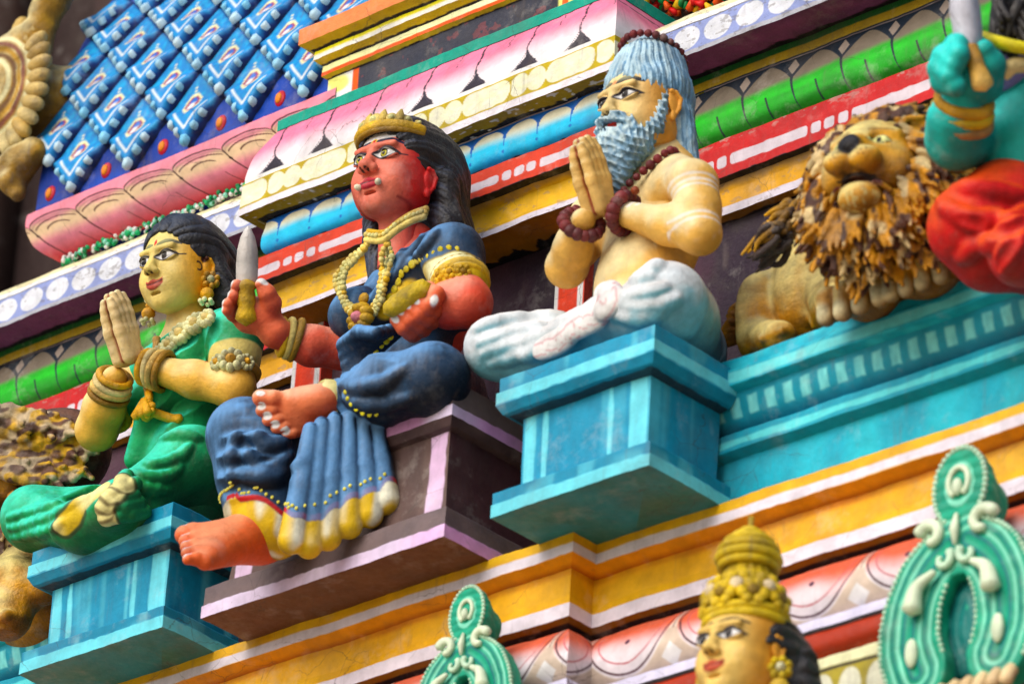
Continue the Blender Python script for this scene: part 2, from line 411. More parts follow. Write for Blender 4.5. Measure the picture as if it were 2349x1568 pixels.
# ---- projecting middle bay
zA = lambda v, y: ZY(1233, v, y)
pathA = [(XL+.365, .1), (XL+.365, 0), (XR-.365, 0), (XR-.365, .1)]
def pA(y): return y
zc0, zc1, zc2 = zA(34, -.293), zA(46, -.293), zA(58, -.293)
def f_cyan(s, t, x, seg, z):
    H = t.max()-.04; tt = t-.04
    C = np.broadcast_to(c('#bfe6ee'), (len(s), 3)); C = mix(C, c('#dff0f4'), noise(s*30, t*60, 0, 1))
    pp = np.mod(x+.33, .41); tick = np.zeros(len(s), bool)
    g = np.full_like(s, 9.)
    for k in range(4): g = np.minimum(g, np.abs(pp-.03-k*.052)-.011)
    C = mix(C, c('#12917f'), inside(np.maximum(g, H*.0-tt)+wob(s, 40, .002), .001))
    return mix(C, c('#12917f'), inside(H*.52-tt+wob(s, 12, .0015, 4), .001))
def f_pink(s, t, x, seg, z):
    H = t.max(); f = t/H
    C = mix(np.broadcast_to(c('#dd7f9a'), (len(s), 3)), c('#eadcea'), sstep(.28, .85, f+(noise(s*3, 0, 0, 2)-.5)*.3))
    p = .233; a = np.mod(x+.03, p)-p/2
    w_ = .0045+.022*sstep(.62, .95, f)**1.5*2.2
    wav = .004*np.sin(t*60)
    C = mix(C, c('#241d28'), inside(np.maximum(np.abs(a+wav-.02*(f-.5))-w_, f-.93)+.006*(noise(s*90, t*90, 0, 7)-.5), .0012))
    arcd = np.abs(f-.95+.30*np.clip(1-np.abs(a)/.08, 0, 1)**2)
    C = mix(C, c('#3a3340'), inside(np.maximum(arcd-.012, np.abs(a)-.085), .006)*.8)
    m = np.mod(x+.03+p/2, p)-p/2
    C = mix(C, c('#3a3038'), inside(np.maximum(np.abs(m+.003*np.sin(t*160))-.0022, f-.33), .001)*(noise(s*80, t*80, 0, 3) > .35))
    C = mix(C, c('#e9e4e4'), inside(H-.018-t, .0015)); return C
def f_bead(H):
    def f(s, t, x, seg, z):
        C = np.broadcast_to(c('#b5a33c'), (len(s), 3)); C = mix(C, c('#a08a2a'), noise(s*9, t*20, 0, 5)*.5)
        p = .373; a = np.mod(x+.10, p); h = H*.30; tc = H*.40
        q = np.full_like(s, 9.)
        for cx, hw in ((.034, .034), (.110, .034), (.258, .100)):
            dx = np.maximum(np.abs(a-cx)-(hw-.031), 0); q = np.minimum(q, np.hypot(dx, (t-tc)*.95)-h)
        C = mix(C, mix(np.broadcast_to(c('#f6ebc0'), (len(s), 3)), c('#d9d9d2'), noise(s*45, t*60, 0, 2)*.7), inside(q+.003*(noise(s*40, t*40, 0, 4)-.5), .0015))
        C = mix(C, c('#e6e1da'), inside(t-H*.03, .001))
        C = mix(C, c('#dcd8e0'), inside(H*.77-t, .0015)); return C
    return f
def f_oliu(s, t, x, seg, z):
    C = np.broadcast_to(c('#96801e'), (len(s), 3)); H = t.max()
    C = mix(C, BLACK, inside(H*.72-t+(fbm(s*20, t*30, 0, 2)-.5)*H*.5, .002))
    return mix(C, c('#d8d8dc'), (noise(s*50, t*90, 0, 6) > .86)*.8)
def f_blue(s, t, x, seg, z):
    H = t.max(); f = t/H; p = .148; a = np.abs(np.mod(x+.10, p)-p/2)/(p/2)      # 0 mid scallop, 1 drip
    C = mix(np.broadcast_to(c('#e7dcc6'), (len(s), 3)), c('#1fb2e8'), sstep(.16, .50, f+(noise(s*6, t*9, 0, 2)-.5)*.12))
    C = mix(C, c('#0576b4'), sstep(.55, 1.0, f+(noise(s*7, t*40, 0, 4)-.5)*.2))
    C = mix(C, c('#5fd0f2'), sstep(.8, 1, noise(s*5, t*45, 0, 8))*.4)
    top = .05+.24*a**3.2+.30*np.clip((a-.88)/.12, 0, 1)**1.5
    C = mix(C, c('#0e5fae'), inside((f-top)*H, .0012))
    dot = np.hypot((1-a)*p/2, (f-.66)*H*.9)-.0055
    C = mix(C, c('#1468ae'), inside(dot, .001))
    return mix(C, BLACK, np.maximum(inside(.006-t*1.0-.004, .001)*0, inside(H-.016-t+wob(s, 25, .006, 7), .0015)))
band('petal_top', pathA, [(.19, zc0+.01), (.273, zc0+.005), (.293, zc0), (.293, zc2)], f_cyan, temple, .003, .003)
zp1 = zA(155, -.36)
H = zc2-zp1
band('petal_course', pathA, curve([(.290, zc2), (.315, zc2-H*.2), (.345, zc2-H*.5), (.362, zc2-H*.85), (.362, zp1)], 5), f_pink, temple, .003, .003, M_SMOOTH)
zo = zA(224, -.368)
band('bead_fascia', pathA, [(.362, zp1), (.368, zp1-.001), (.368, zo)], f_bead(zp1-zo+.007), temple, .003, .003)
band('fascia_soffit', pathA, [(.368, zo), (.305, zo-.012)], f_oliu, temple, .004, .003)
zb1 = zA(357, -.275); H = zo-.012-zb1
band('blue_roll', pathA, curve([(.298, zo-.012), (.302, zo-.012-H*.2), (.309, zo-.012-H*.5), (.306, zo-.012-H*.8), (.280, zb1)], 7), f_blue, temple, .003, .003, M_SMOOTH, smooth=True)
zr1 = zA(402, -.315)
band('red_fillet', pathA, [(.275, zb1), (.312, zb1-.003), (.315, zr1), (.285, zr1-.004)], f_red(zb1-zr1+.037, True, 4, c('#c04626')), temple, .003, .003, M_SMOOTH)
zy = zA(497, -.27)
band('yellow_band', pathA, [(.285, zr1-.004), (.262, zr1-.02), (.262, zy+.036), (.272, zy+.034), (.272, zy)], f_yel(zr1-zy+.030, .034, 6, c('#f2b002')), temple, .004, .003, M_SMOOTH)
band('yellow_soffit', pathA, [(.272, zy), (.10, zy-.005)], f_under, temple, .006, .003)

# ---- niche box on top of the middle bay
XN0, XN1 = -.745, .50
pathN = [(XN0, .05), (XN0, -.22), (XN1, -.22), (XN1, .05)]
zN = lambda v, y: ZY(730, v, y)     # column near the left end
zs = zc0
zt = lambda px, py, y: ZY(602+px*.256, py*.256, y)
a1, a2 = zt(205, 320, -.303), zt(190, 460, -.303)
def f_slab(s, t, x, seg, z):
    H = t.max(); C = mix(np.broadcast_to(c('#f3ead8'), (len(s), 3)), c('#f3e290'), sstep(.6, .8, noise(s*4, 0, 0, 3))*.6)
    return mix(C, c('#e58a62'), inside(H*.74-t+wob(s, 9, .002), .0015))
def f_bandy(s, t, x, seg, z):
    C = mix(np.broadcast_to(c('#b4962c'), (len(s), 3)), c('#cdb13a'), noise(s*6, t*30, 0, 3)); H = t.max()
    return mix(C, c('#221c20'), inside(H*.72-t+(fbm(s*40, t*30, 0, 5)-.5)*.008, .0012))
def f_crm2(s, t, x, seg, z): return mix(np.broadcast_to(c('#ecd75a'), (len(s), 3)), c('#f5efdc'), sstep(.3, .6, t/t.max()))
def f_crm3(s, t, x, seg, z):
    C = mix(np.broadcast_to(c('#f0e49a'), (len(s), 3)), c('#f5eec8'), noise(s*5, t*9, 0, 2)); return mix(C, c('#e2622c'), inside(t.max()*.62-t, .0012))
band('niche_slab', pathN, [(-.18, a1+.004), (.078, a1+.004), (.083, a1), (.083, a2)], f_slab, temple)
b1, b2 = zt(345, 515, -.262), zt(340, 590, -.262)
band('niche_slab_soffit', pathN, [(.083, a2), (.041, b1)], f_bandy, temple, .004, .003)  # olive underside of the slab, dark along its inner edge
band('niche_fillet', pathN, [(.041, b1), (.044, b2)], f_crm2, temple, .004, .003)
d1, d2 = zt(435, 640, -.238), zt(435, 725, -.238)
band('niche_groove', pathN, [(.044, b2), (.017, d1)], f_bandy, temple, .004, .003)
band('niche_fascia', pathN, [(.017, d1), (.019, d2)], f_crm3, temple, .004, .003)
band('niche_soffit', pathN, [(.019, d2), (.0, d2-.012)], f_bandy, temple, .004, .003)
def f_panel(s, t, x, seg, z):
    C = mix(np.broadcast_to(c('#3c3f4c'), (len(s), 3)), c('#2a2c38'), fbm(s*4, t*5, 0, 4))
    C = mix(C, c('#8a4a4a'), (fbm(s*30, t*30, 0, 6) > .68)*.4)
    for xc in (XN0, XN1-.175):
        C = mix(C, mix(np.broadcast_to(c('#f5efe2'), (len(s), 3)), c('#f0df8e'), sstep(.5, .7, noise(x*16, z*16, 0, 3))), inside(np.abs(x-xc-.058)-.062, .002))
    for xc in (XN0+.133, XN1-.148): C = mix(C, c('#e4652a'), inside(np.abs(x-xc)-.014, .0015))
    return C
band('niche_panel', pathN, [(0, d2-.012), (0, zc0-.02)], f_panel, temple, .004, .004)

# ---- orange and white pilaster strips on the dark wall
def pilaster(x0, x1, y, z0, z1, sides=True):
    m = MB()
    def col(s, t, x, seg, z):
        C = mix(np.broadcast_to(c('#dc5128'), (len(s), 3)), c('#c03c1c'), noise(s*20, t*8, 0, 2)*.6)
        if seg == 1:
            w_ = x1-x0; u = (x-x0)/w_
            C = mix(C, c('#eeeaf0'), np.maximum(inside((u-.12)*w_, .002), inside(np.abs(u-.86)*w_-.012, .002)))
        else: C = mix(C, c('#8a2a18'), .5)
        return C
    band('pilaster', [(x0, y+.12), (x0, y), (x1, y), (x1, y+.12)], [(0, z1), (0, z0)], col, temple, .004, .01)
pilaster(-.875, -.735, -.155, -1.2, zy-.003)
pilaster(.31, .44, -.14, -1.2, zy-.003)
# ================================================================ LOWER CORNICE, LEDGES, PEDESTALS
ZC = -1.272                                   # top of the yellow cornice
XJ = 1.0                                     # the cornice steps back here
YF, YR = -.74, -.635
lower = empty('lower_cornice', (0, -.6, ZC), 'yellow stepped cornice with lilac lips over a red and white lotus roll below the pedestals', 'cornice')
pathC = [(-3.8, YF), (XJ, YF), (XJ, YR), (5.4, YR)]
def f_ytop(s, t, x, seg, z):
    H = .068; C = mix(np.broadcast_to(c('#f0b80c'), (len(s), 3)), c('#c9931a'), fbm(s*6, t*20, 0, 3)*.8)
    C = mix(C, LIP, inside(np.abs(t-.05)-.0165+wob(s, 8, .002), .0015)); return C
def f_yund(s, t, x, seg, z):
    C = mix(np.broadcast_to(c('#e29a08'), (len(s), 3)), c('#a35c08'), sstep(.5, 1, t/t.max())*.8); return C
def f_yface(s, t, x, seg, z):
    H = t.max(); C = mix(np.broadcast_to(c('#b86a08'), (len(s), 3)), c('#f2a406'), sstep(.008, .03, t))
    C = mix(C, c('#f4b00a'), fbm(s*3, t*9, 0, 5)); return mix(C, c('#dcd4e2'), inside(H-.046-t, .0015))
zR = lambda v, y: ZY(1900, v, y)
h = lambda a, b: (b-a)/609.
z0 = ZC; z1 = z0-.068
band('top_fillet', pathC, [(-.12, z0), (0, z0), (.0, z1)], lambda s, t, x, seg, z: f_ytop(s, t-.12, x, seg, z), lower, .005, .003, M_SMOOTH)
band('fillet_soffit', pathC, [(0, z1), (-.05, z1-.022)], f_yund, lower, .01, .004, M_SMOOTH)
z2 = z1-.022; z3 = z2-.170
band('yellow_face', pathC, [(-.05, z2), (-.045, z2-.09), (-.035, z3+.046), (-.028, z3+.045), (-.028, z3)], f_yface, lower, .005, .003, M_SMOOTH)
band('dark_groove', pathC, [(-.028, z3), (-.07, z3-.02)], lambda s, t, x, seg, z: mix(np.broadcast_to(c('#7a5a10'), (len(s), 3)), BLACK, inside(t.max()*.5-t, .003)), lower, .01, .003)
z4 = z3-.02; z5 = z4-.235
def f_lotus(s, t, x, seg, z):
    H = t.max(); f = t/H; p = .352
    a = np.mod(s-np.where(seg >= 2, 0, 0)+(.17 if seg == 0 else .02), p)-p/2
    C = mix(np.broadcast_to(c('#cb6650'), (len(s), 3)), c('#e2d8e6'), sstep(.36, .74, f+(noise(s*9, 0, 0, 3)-.5)*.15))
    r = np.hypot(a/.160, np.maximum(f-.28, 0)/.58)
    C = mix(C, c('#e6dccd'), inside(1.06-r, .01)*.8)
    for rr, wd, cc in ((1.0, .020, '#4a2830'), (.82, .014, '#b06068')):
        C = mix(C, c(cc), inside(np.abs(r-rr)-wd, .006)*sstep(.10, .35, f+(.1 if rr == 1.0 else 0)))
    sp = inside(1.07-r, .02)*(f > .5); C = mix(C, c('#bfa898'), sp*.7)
    C = mix(C, c('#e2def0'), inside(np.abs(np.abs(a)-p/2)/.040+np.abs(f-.80)/.13-1, .05))
    C = mix(C, c('#40203a'), inside(np.hypot(a, (f-.52)*H)-.010, .002))
    C = mix(C, c('#6a3040'), inside(np.abs(np.abs(a)-p/2)-.0028, .001)*inside(f-.5, .01))
    return C
band('lotus_roll', pathC, curve([(-.07, z4), (-.02, z4-.03), (.03, z4-.09), (.05, z4-.15), (.035, z4-.20), (0, z5)], 6), f_lotus, lower, .004, .004, M_SMOOTH, smooth=True)
z6 = z5-.035; z7 = z6-.085
band('white_fillet', pathC, [(0, z5), (.06, z5-.004), (.06, z6)], c('#c9c6dc'), lower, .02, .02, M_SMOOTH)
band('red_roll', pathC, curve([(.04, z6), (.055, z6-.02), (.055, z6-.06), (.03, z7)], 4), c('#9a3a26'), lower, .02, .01, M_SMOOTH, smooth=True)
def f_low(s, t, x, seg, z):
    H = t.max(); C = np.broadcast_to(c('#a99c50'), (len(s), 3)); f = t/H
    C = mix(C, c('#f0e8bc'), inside(np.abs(f-.14)-.09, .01)); C = mix(C, c('#2a2a30'), inside(np.abs(f-.26)-.02, .01))
    p = .10; a = np.mod(s, p)-p/2; C = mix(C, c('#efe8cc'), inside(np.hypot(a/.040, (f-.55)/.24)-1, .06))
    return mix(C, c('#e0dcd0'), inside(.86-f, .01))
band('disc_course', pathC, [(.03, z7), (.05, z7-.01), (.05, z7-.16), (-.02, z7-.17)], f_low, lower, .004, .004)
band('base_wall', pathC, [(-.02, z7-.17), (-.06, z7-.2), (-.06, z7-1.4)], c('#6a2a22'), lower, .05, .1)

def streaks(base, light, darkc, pitch=24, amt=.6, seed=0):
    def f(s, t, x, seg, z):
        n = noise(s*pitch, t*1.3, 0, seed)*.6+noise(s*pitch*2.4, t*2, 0, seed+3)*.4
        C = mix(np.broadcast_to(base, (len(s), 3)), light, sstep(.52, .85, n)*amt)
        return mix(C, darkc, sstep(.45, .15, n)*amt*.5)
    return f
# ---- turquoise ledge behind the pedestals (right: under the lion, left: at the edge)
YL = -.60; ZL = -.766
def f_ledge(s, t, x, seg, z):
    C = mix(np.broadcast_to(c('#16a3bb'), (len(s), 3)), c('#5cc7d6'), sstep(.4, .8, noise(s*14, t*30, 0, 3))*.5)
    tt = t-.30
    C = mix(C, c('#7ed6df'), inside(np.abs(tt-.080)-.017+wob(s, 20, .003), .003)*.85)
    return C
def f_dent(s, t, x, seg, z):
    H = t.max(); f = t/H; p = .068; a = np.mod(s, p)-p/2
    C = mix(np.broadcast_to(c('#0a8aa0'), (len(s), 3)), c('#07677e'), sstep(.45, .9, f))
    q = np.maximum(np.abs(a)-.019, np.abs(f-.36)*H-.031)+.004*(noise(s*60, t*60, 0, 3)-.3)
    return mix(C, c('#8fdde2'), inside(q, .004)*(.45+.4*noise(s*80, t*30, 0, 2)))
def f_m2(s, t, x, seg, z):
    C = np.broadcast_to(c('#0f93aa'), (len(s), 3)); return mix(C, c('#74d6de'), inside(np.abs(t-.075)-.012+wob(s, 15, .004), .003)*.8)
def ledge(name, x0, x1, label, gap=None):
    e = empty(name, ((x0+x1)/2, YL, ZL), label, 'ledge')
    P = [(x0, YL), (x1, YL)]
    band('ledge_cap', P, [(-.30, ZL), (-.01, ZL), (0, ZL-.01), (.0, ZL-.046), (.012, ZL-.05), (.012, ZL-.103), (-.02, ZL-.112)], f_ledge, e, .006, .004, M_SMOOTH)
    band('dentil_cove', P, curve([(-.02, ZL-.112), (-.025, ZL-.15), (-.045, ZL-.20), (-.075, ZL-.235)], 5), f_dent, e, .004, .004, M_SMOOTH)
    band('middle_fillet', P, [(-.075, ZL-.235), (-.035, ZL-.24), (-.03, ZL-.30), (-.07, ZL-.312)], f_m2, e, .006, .003, M_SMOOTH)
    band('ledge_face', P, [(-.07, ZL-.312), (-.07, ZC-.01)], streaks(c('#14a0b8'), c('#4cbccc'), c('#0d7d96'), 7, .6, 4), e, .01, .01, M_SMOOTH)
    if gap:
        m = MB(); box(m, (gap, YL+.0705-.02, ZC+.0), (gap+.03, YL+.068, ZL-.33), c('#15506a')); m.build('panel_joint', e, M_SMOOTH, False)
    return e
ledge('turquoise_ledge', 1.24, 4.6, 'long turquoise ledge with pale dentils under the crouching lion at the right', 3.02)
ledge('turquoise_ledge', -3.8, -.95, 'short stretch of turquoise dentil ledge at the lower left edge of the picture')

# ---- pedestals
def pedestal(xc, hw, yfront, yback, ztop, prof_fns, label, name='pedestal'):
    e = empty(name, (xc, (yfront+yback)/2, ZC), label, 'pedestal')
    P = [(xc-hw, yback), (xc-hw, yfront), (xc+hw, yfront), (xc+hw, yback)]
    for nm, prof, fn, du, dv in prof_fns: band(nm, P, prof, fn, e, du, dv, M_SMOOTH)
    t = MB(); m = prof_fns[0][1][0][0]
    quad(t, (xc-hw-m, yfront-m, ztop), (xc+hw+m, yfront-m, ztop), (xc+hw+m, yback, ztop), (xc-hw-m, yback, ztop), prof_fns[0][2](np.zeros(4), np.zeros(4), np.zeros(4), 0, np.zeros(4)))
    t.build('pedestal_top', e, M_SMOOTH, False); return e
def f_cap(base, lite, lo, hi, seed=0, fuzzy=.003, tone=None):
    def f(s, t, x, seg, z):
        C = mix(np.broadcast_to(base, (len(s), 3)), lite, sstep(.55, .85, noise(s*26, t*9, seg, seed))*.35)
        C = mix(C, tone if tone is not None else lite, inside(np.maximum(lo-t, t-hi)+wob(s+seg*.3, 40, fuzzy, seed+2), .0018)*(.9)); return C
    return f
def f_body(base, lite, darkc, hw, strips, seed, amt=.6, stripc=None, side=None, pitch=24):
    st = streaks(base, lite, darkc, pitch, amt, seed); stripc = lite if stripc is None else stripc
    def f(s, t, x, seg, z):
        C = st(s, t, x, seg, z)
        if seg == 1:
            for xc, w_ in strips: C = mix(C, stripc, inside(np.abs(x-xc)-w_+wob(t, 12, .003, seed), .0015)*(.8+.2*noise(x*90, z*5, 0, 1)))
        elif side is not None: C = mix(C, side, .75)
        return C
    return f
TQ, TQL, TQD = c('#0b86a6'), c('#79ccdc'), c('#086c8a')
def tq_pedestal(xr, xl, yf, yb, zt, zb, label, hb, cb, seed):
    xc, hw = (xl+xr)/2, (xr-xl)/2
    ps = [('cap', [(.05, zt), (.055, zt-.004), (.055, zt-.052), (.062, zt-.055), (.062, zt-.098)], f_cap(TQ, TQL, .060, .100, seed), .005, .004),
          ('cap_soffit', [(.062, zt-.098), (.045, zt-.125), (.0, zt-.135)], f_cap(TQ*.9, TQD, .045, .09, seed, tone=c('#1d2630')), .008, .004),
          ('pedestal_body', [(.0, zt-.135), (-.002, zt-.30), (-.004, hb)], f_body(TQ, TQL, TQD, hw, [(xl+.030, .020), (xl+.090, .010), (xr-.155, .009), (xr-.045, .034)], seed, cb), .005, .01),
          ('base_slab', [(-.004, hb), (.055, hb-.003), (.055, zb+.045), (.058, zb+.04), (.058, zb)], f_cap(TQ*.85, TQL, .06+(hb-zb)-.045, .3, seed+5), .005, .004),
          ('base_soffit', [(.058, zb), (-.30, zb-.002)], lambda s, t, x, seg, z: mix(np.broadcast_to(c('#1b8799'), (len(s), 3)), c('#3f6a55'), fbm(s*5, t*6, 0, 2)), .02, .02)]
    return pedestal(xc, hw, yf, yb, zt, ps, label)
# sage's pedestal
zt = -.800
tq_pedestal(1.424, .915, -.902, YL+.02, zt, -1.274, 'turquoise pedestal with pale edge stripes carrying the grey-bearded sage', -1.190, .35, 2)
# left pedestal
tq_pedestal(-.580, -1.12, -.918, YL+.02, -.830, -1.274, 'turquoise streaked pedestal at the left under the praying woman in green', -1.195, .65, 7)
# brown pedestal
BR, BRD, PK = c('#574646'), c('#38282f'), c('#cf9fce')
xl, xr, zt, zb = -.315, .590, -.715, -1.274
def f_pk(base, lo, hi, seed):
    def f(s, t, x, seg, z):
        C = mix(np.broadcast_to(base, (len(s), 3)), c('#7c6a66'), fbm(s*9, t*20, seg, seed)*.5)
        m = inside(np.maximum(lo-t, t-hi)+wob(s+seg, 50, .005, seed), .002)
        return mix(C, mix(np.broadcast_to(PK, (len(s), 3)), c('#cfc4e8'), sstep(.4, .7, noise(s*5, 0, seg, seed))), m)
    return f
st = streaks(c('#5f4c48'), c('#857672'), c('#3d2c30'), 12, .7, 5)
def f_bb(s, t, x, seg, z):
    C = st(s, t, x, seg, z)
    if seg == 1:
        for xc in (xl+.05, xr-.045): C = mix(C, mix(np.broadcast_to(PK, (len(s), 3)), c('#d8c8ea'), noise(t*9, 0, 0, 3)), inside(np.abs(x-xc)-.034+wob(t, 30, .003), .0015))
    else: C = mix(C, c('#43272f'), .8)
    return C
ps = [('cap', [(.03, zt), (.035, zt-.004), (.035, zt-.085), (.04, zt-.088), (.04, zt-.125)], f_pk(c('#6c5f60'), .088, .3, 4), .004, .003),
      ('cap_soffit', [(.04, zt-.125), (.02, zt-.15), (.0, zt-.155)], f_pk(BRD, 1, 2, 2), .01, .004),
      ('pedestal_body', [(0, zt-.155), (0, zt-.32), (.012, zb+.11)], f_bb, .004, .01),
      ('base_slab', [(.012, zb+.11), (.06, zb+.105), (.062, zb+.045), (.066, zb+.042), (.066, zb)], f_pk(c('#5f5458'), .112, .4, 6), .004, .003),
      ('base_soffit', [(.066, zb), (-.3, zb-.002)], lambda s, t, x, seg, z: mix(np.broadcast_to(c('#5a3a2c'), (len(s), 3)), c('#6a4c38'), fbm(s*4, t*14, 0, 2)), .02, .02)]
pedestal((xl+xr)/2, (xr-xl)/2, -.88, -.2, zt, ps, 'dark brown pedestal edged in lilac pink carrying the red-faced goddess')
# ================================================================ SCULPTING (signed distance fields meshed with OpenVDB)
def v3(*a): return np.array(a[0] if len(a) == 1 else a, float)
class Field:
    def __init__(s, lo, hi, h):
        s.h = h; s.lo = np.asarray(lo, float); n = np.ceil((np.asarray(hi)-s.lo)/h).astype(int)+1
        s.n = n; s.d = np.full(n, 1.0, np.float32)
        s.ax = [(s.lo[i]+np.arange(n[i])*h).astype(np.float32) for i in range(3)]
    def blk(s, lo, hi, pad):
        i0 = np.clip(np.floor((np.asarray(lo)-pad-s.lo)/s.h).astype(int), 0, s.n); i1 = np.clip(np.ceil((np.asarray(hi)+pad-s.lo)/s.h).astype(int)+1, 0, s.n)
        sl = tuple(slice(a, b) for a, b in zip(i0, i1))
        if min(i1-i0) <= 0: return None, None
        X = s.ax[0][sl[0]][:, None, None]; Y = s.ax[1][sl[1]][None, :, None]; Z = s.ax[2][sl[2]][None, None, :]
        return sl, (X, Y, Z)
    def comb(s, sl, e, k, sub=False):
        d = s.d[sl]
        if sub:
            if k > 0:
                hh = np.maximum(k-np.abs(d+e), 0)/k; s.d[sl] = np.maximum(d, -e)+hh*hh*k*.25
            else: s.d[sl] = np.maximum(d, -e)
        elif k > 0:
            hh = np.maximum(k-np.abs(d-e), 0)/k; s.d[sl] = np.minimum(d, e)-hh*hh*k*.25
        else: s.d[sl] = np.minimum(d, e)
        return s
    def cap(s, a, b, ra, rb=None, k=0.0, sub=False, sc=None):
        a = np.asarray(a, float); b = np.asarray(b, float); rb = ra if rb is None else rb; r = max(ra, rb)
        sl, P = s.blk(np.minimum(a, b)-r, np.maximum(a, b)+r, k+3*s.h)
        if sl is None: return s
        ba = b-a; L = max(ba@ba, 1e-12)
        p = [P[i]-np.float32(a[i]) for i in range(3)]
        t = np.clip((p[0]*ba[0]+p[1]*ba[1]+p[2]*ba[2])/L, 0, 1).astype(np.float32)
        if sc is None: q = np.sqrt(sum((p[i]-t*np.float32(ba[i]))**2 for i in range(3)))
        else: q = np.sqrt(sum(((p[i]-t*np.float32(ba[i]))/sc[i])**2 for i in range(3)))*min(sc)
        return s.comb(sl, q-(ra+(rb-ra)*t)*(1 if sc is None else min(sc)), k, sub)
    def ell(s, ctr, r, k=0.0, R=None, sub=False):
        ctr = np.asarray(ctr, float); r = np.asarray(r, float)
        e = r if R is None else np.sqrt(((np.asarray(R)*r)**2).sum(1))
        sl, P = s.blk(ctr-e, ctr+e, k+3*s.h)
        if sl is None: return s
        p = [P[i]-np.float32(ctr[i]) for i in range(3)]
        if R is not None:
            R = np.asarray(R); p = [p[0]*R[0, j]+p[1]*R[1, j]+p[2]*R[2, j] for j in range(3)]
        k0 = np.sqrt(sum((p[i]/r[i])**2 for i in range(3))); k1 = np.sqrt(sum((p[i]/r[i]**2)**2 for i in range(3)))
        return s.comb(sl, (k0*(k0-1)/np.maximum(k1, 1e-6)).astype(np.float32), k, sub)
    def tube(s, P, R, k=0.0, kk=None, sub=False):
        """chain of capsules as one shape joined with k"""
        P = np.asarray(P, float); R = np.broadcast_to(R, (len(P),))
        for i in range(len(P)-1): s.cap(P[i], P[i+1], R[i], R[i+1], k, sub)
        return s
    def rbox(s, ctr, hs, r, k=0.0, R=None, sub=False):
        ctr = np.asarray(ctr, float); hs = np.asarray(hs, float)
        e = hs if R is None else (np.abs(np.asarray(R))*hs).sum(1)
        sl, P = s.blk(ctr-e, ctr+e, k+3*s.h)
        if sl is None: return s
        p = [P[i]-np.float32(ctr[i]) for i in range(3)]
        if R is not None:
            R = np.asarray(R); p = [p[0]*R[0, j]+p[1]*R[1, j]+p[2]*R[2, j] for j in range(3)]
        q = [np.abs(p[i])-(hs[i]-r) for i in range(3)]
        d = np.sqrt(sum(np.maximum(x, 0)**2 for x in q))+np.minimum(np.maximum(np.maximum(q[0], q[1]), q[2]), 0)-r
        return s.comb(sl, d.astype(np.float32), k, sub)
    def plane_cut(s, p, n):
        """keep the side the normal points away from"""
        X, Y, Z = s.ax[0][:, None, None], s.ax[1][None, :, None], s.ax[2][None, None, :]
        n = np.asarray(n, float)/np.linalg.norm(n)
        s.d = np.maximum(s.d, ((X-p[0])*n[0]+(Y-p[1])*n[1]+(Z-p[2])*n[2]).astype(np.float32)); return s
    def disp(s, fn, band=.03):
        """add fn(x, y, z) to the distance near the surface"""
        I = np.nonzero(np.abs(s.d) < band)
        x, y, z = [s.ax[i][I[i]] for i in range(3)]
        s.d[I] += fn(x, y, z).astype(np.float32); return s
    def mesh(s):
        g = openvdb.FloatGrid(3*s.h); d = np.clip(s.d, -3*s.h, 3*s.h)
        d[0], d[-1] = 3*s.h, 3*s.h; d[:, 0], d[:, -1] = 3*s.h, 3*s.h; d[:, :, 0], d[:, :, -1] = 3*s.h, 3*s.h
        g.copyFromArray(np.ascontiguousarray(d), tolerance=0)
        V, Q = g.convertToQuads(0.0)
        V = np.asarray(V, float)*s.h+s.lo
        return V, np.asarray(Q, np.int64)
def normals(V, Q):
    n = np.cross(V[Q[:, 2]]-V[Q[:, 0]], V[Q[:, 3]]-V[Q[:, 1]]); N = np.zeros_like(V)
    for i in range(4):
        for j in range(3): N[:, j] += np.bincount(Q[:, i], n[:, j], len(V))
    return N/(np.linalg.norm(N, axis=1)[:, None]+1e-12)
def seg_d(V, P):
    """distance of vertices to a polyline, and the position along it"""
    P = np.asarray(P, float); best = np.full(len(V), 9e9); u = np.zeros(len(V)); L0 = 0
    for a, b in zip(P[:-1], P[1:]):
        ba = b-a; L = np.linalg.norm(ba); t = np.clip(((V-a)@ba)/max(L*L, 1e-12), 0, 1)
        d = np.linalg.norm(V-a-t[:, None]*ba, axis=1); m = d < best
        best[m] = d[m]; u[m] = L0+t[m]*L; L0 += L
    return best, u
class Frame:
    """local frame of a head or hand: x to the subject's left, y backwards, z up"""
    def __init__(s, o, sc, yaw=0, pitch=0, roll=0):
        s.o = np.asarray(o, float); s.s = sc
        s.R = np.array((Matrix.Rotation(math.radians(yaw), 3, 'Z')@Matrix.Rotation(math.radians(pitch), 3, 'X')@Matrix.Rotation(math.radians(roll), 3, 'Y')))
    def w(s, P): return s.o+(np.asarray(P, float)@s.R.T)*s.s
    def l(s, P): return ((np.asarray(P, float)-s.o)@s.R)/s.s
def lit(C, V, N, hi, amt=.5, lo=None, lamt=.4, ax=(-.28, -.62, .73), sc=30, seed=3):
    """dry-brushed second coat plus painted light: paler towards the light, darker turned away"""
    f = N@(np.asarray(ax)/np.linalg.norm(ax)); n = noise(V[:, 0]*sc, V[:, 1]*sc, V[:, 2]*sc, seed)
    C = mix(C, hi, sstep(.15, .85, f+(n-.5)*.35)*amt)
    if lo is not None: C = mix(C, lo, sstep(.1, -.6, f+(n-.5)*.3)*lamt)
    return C

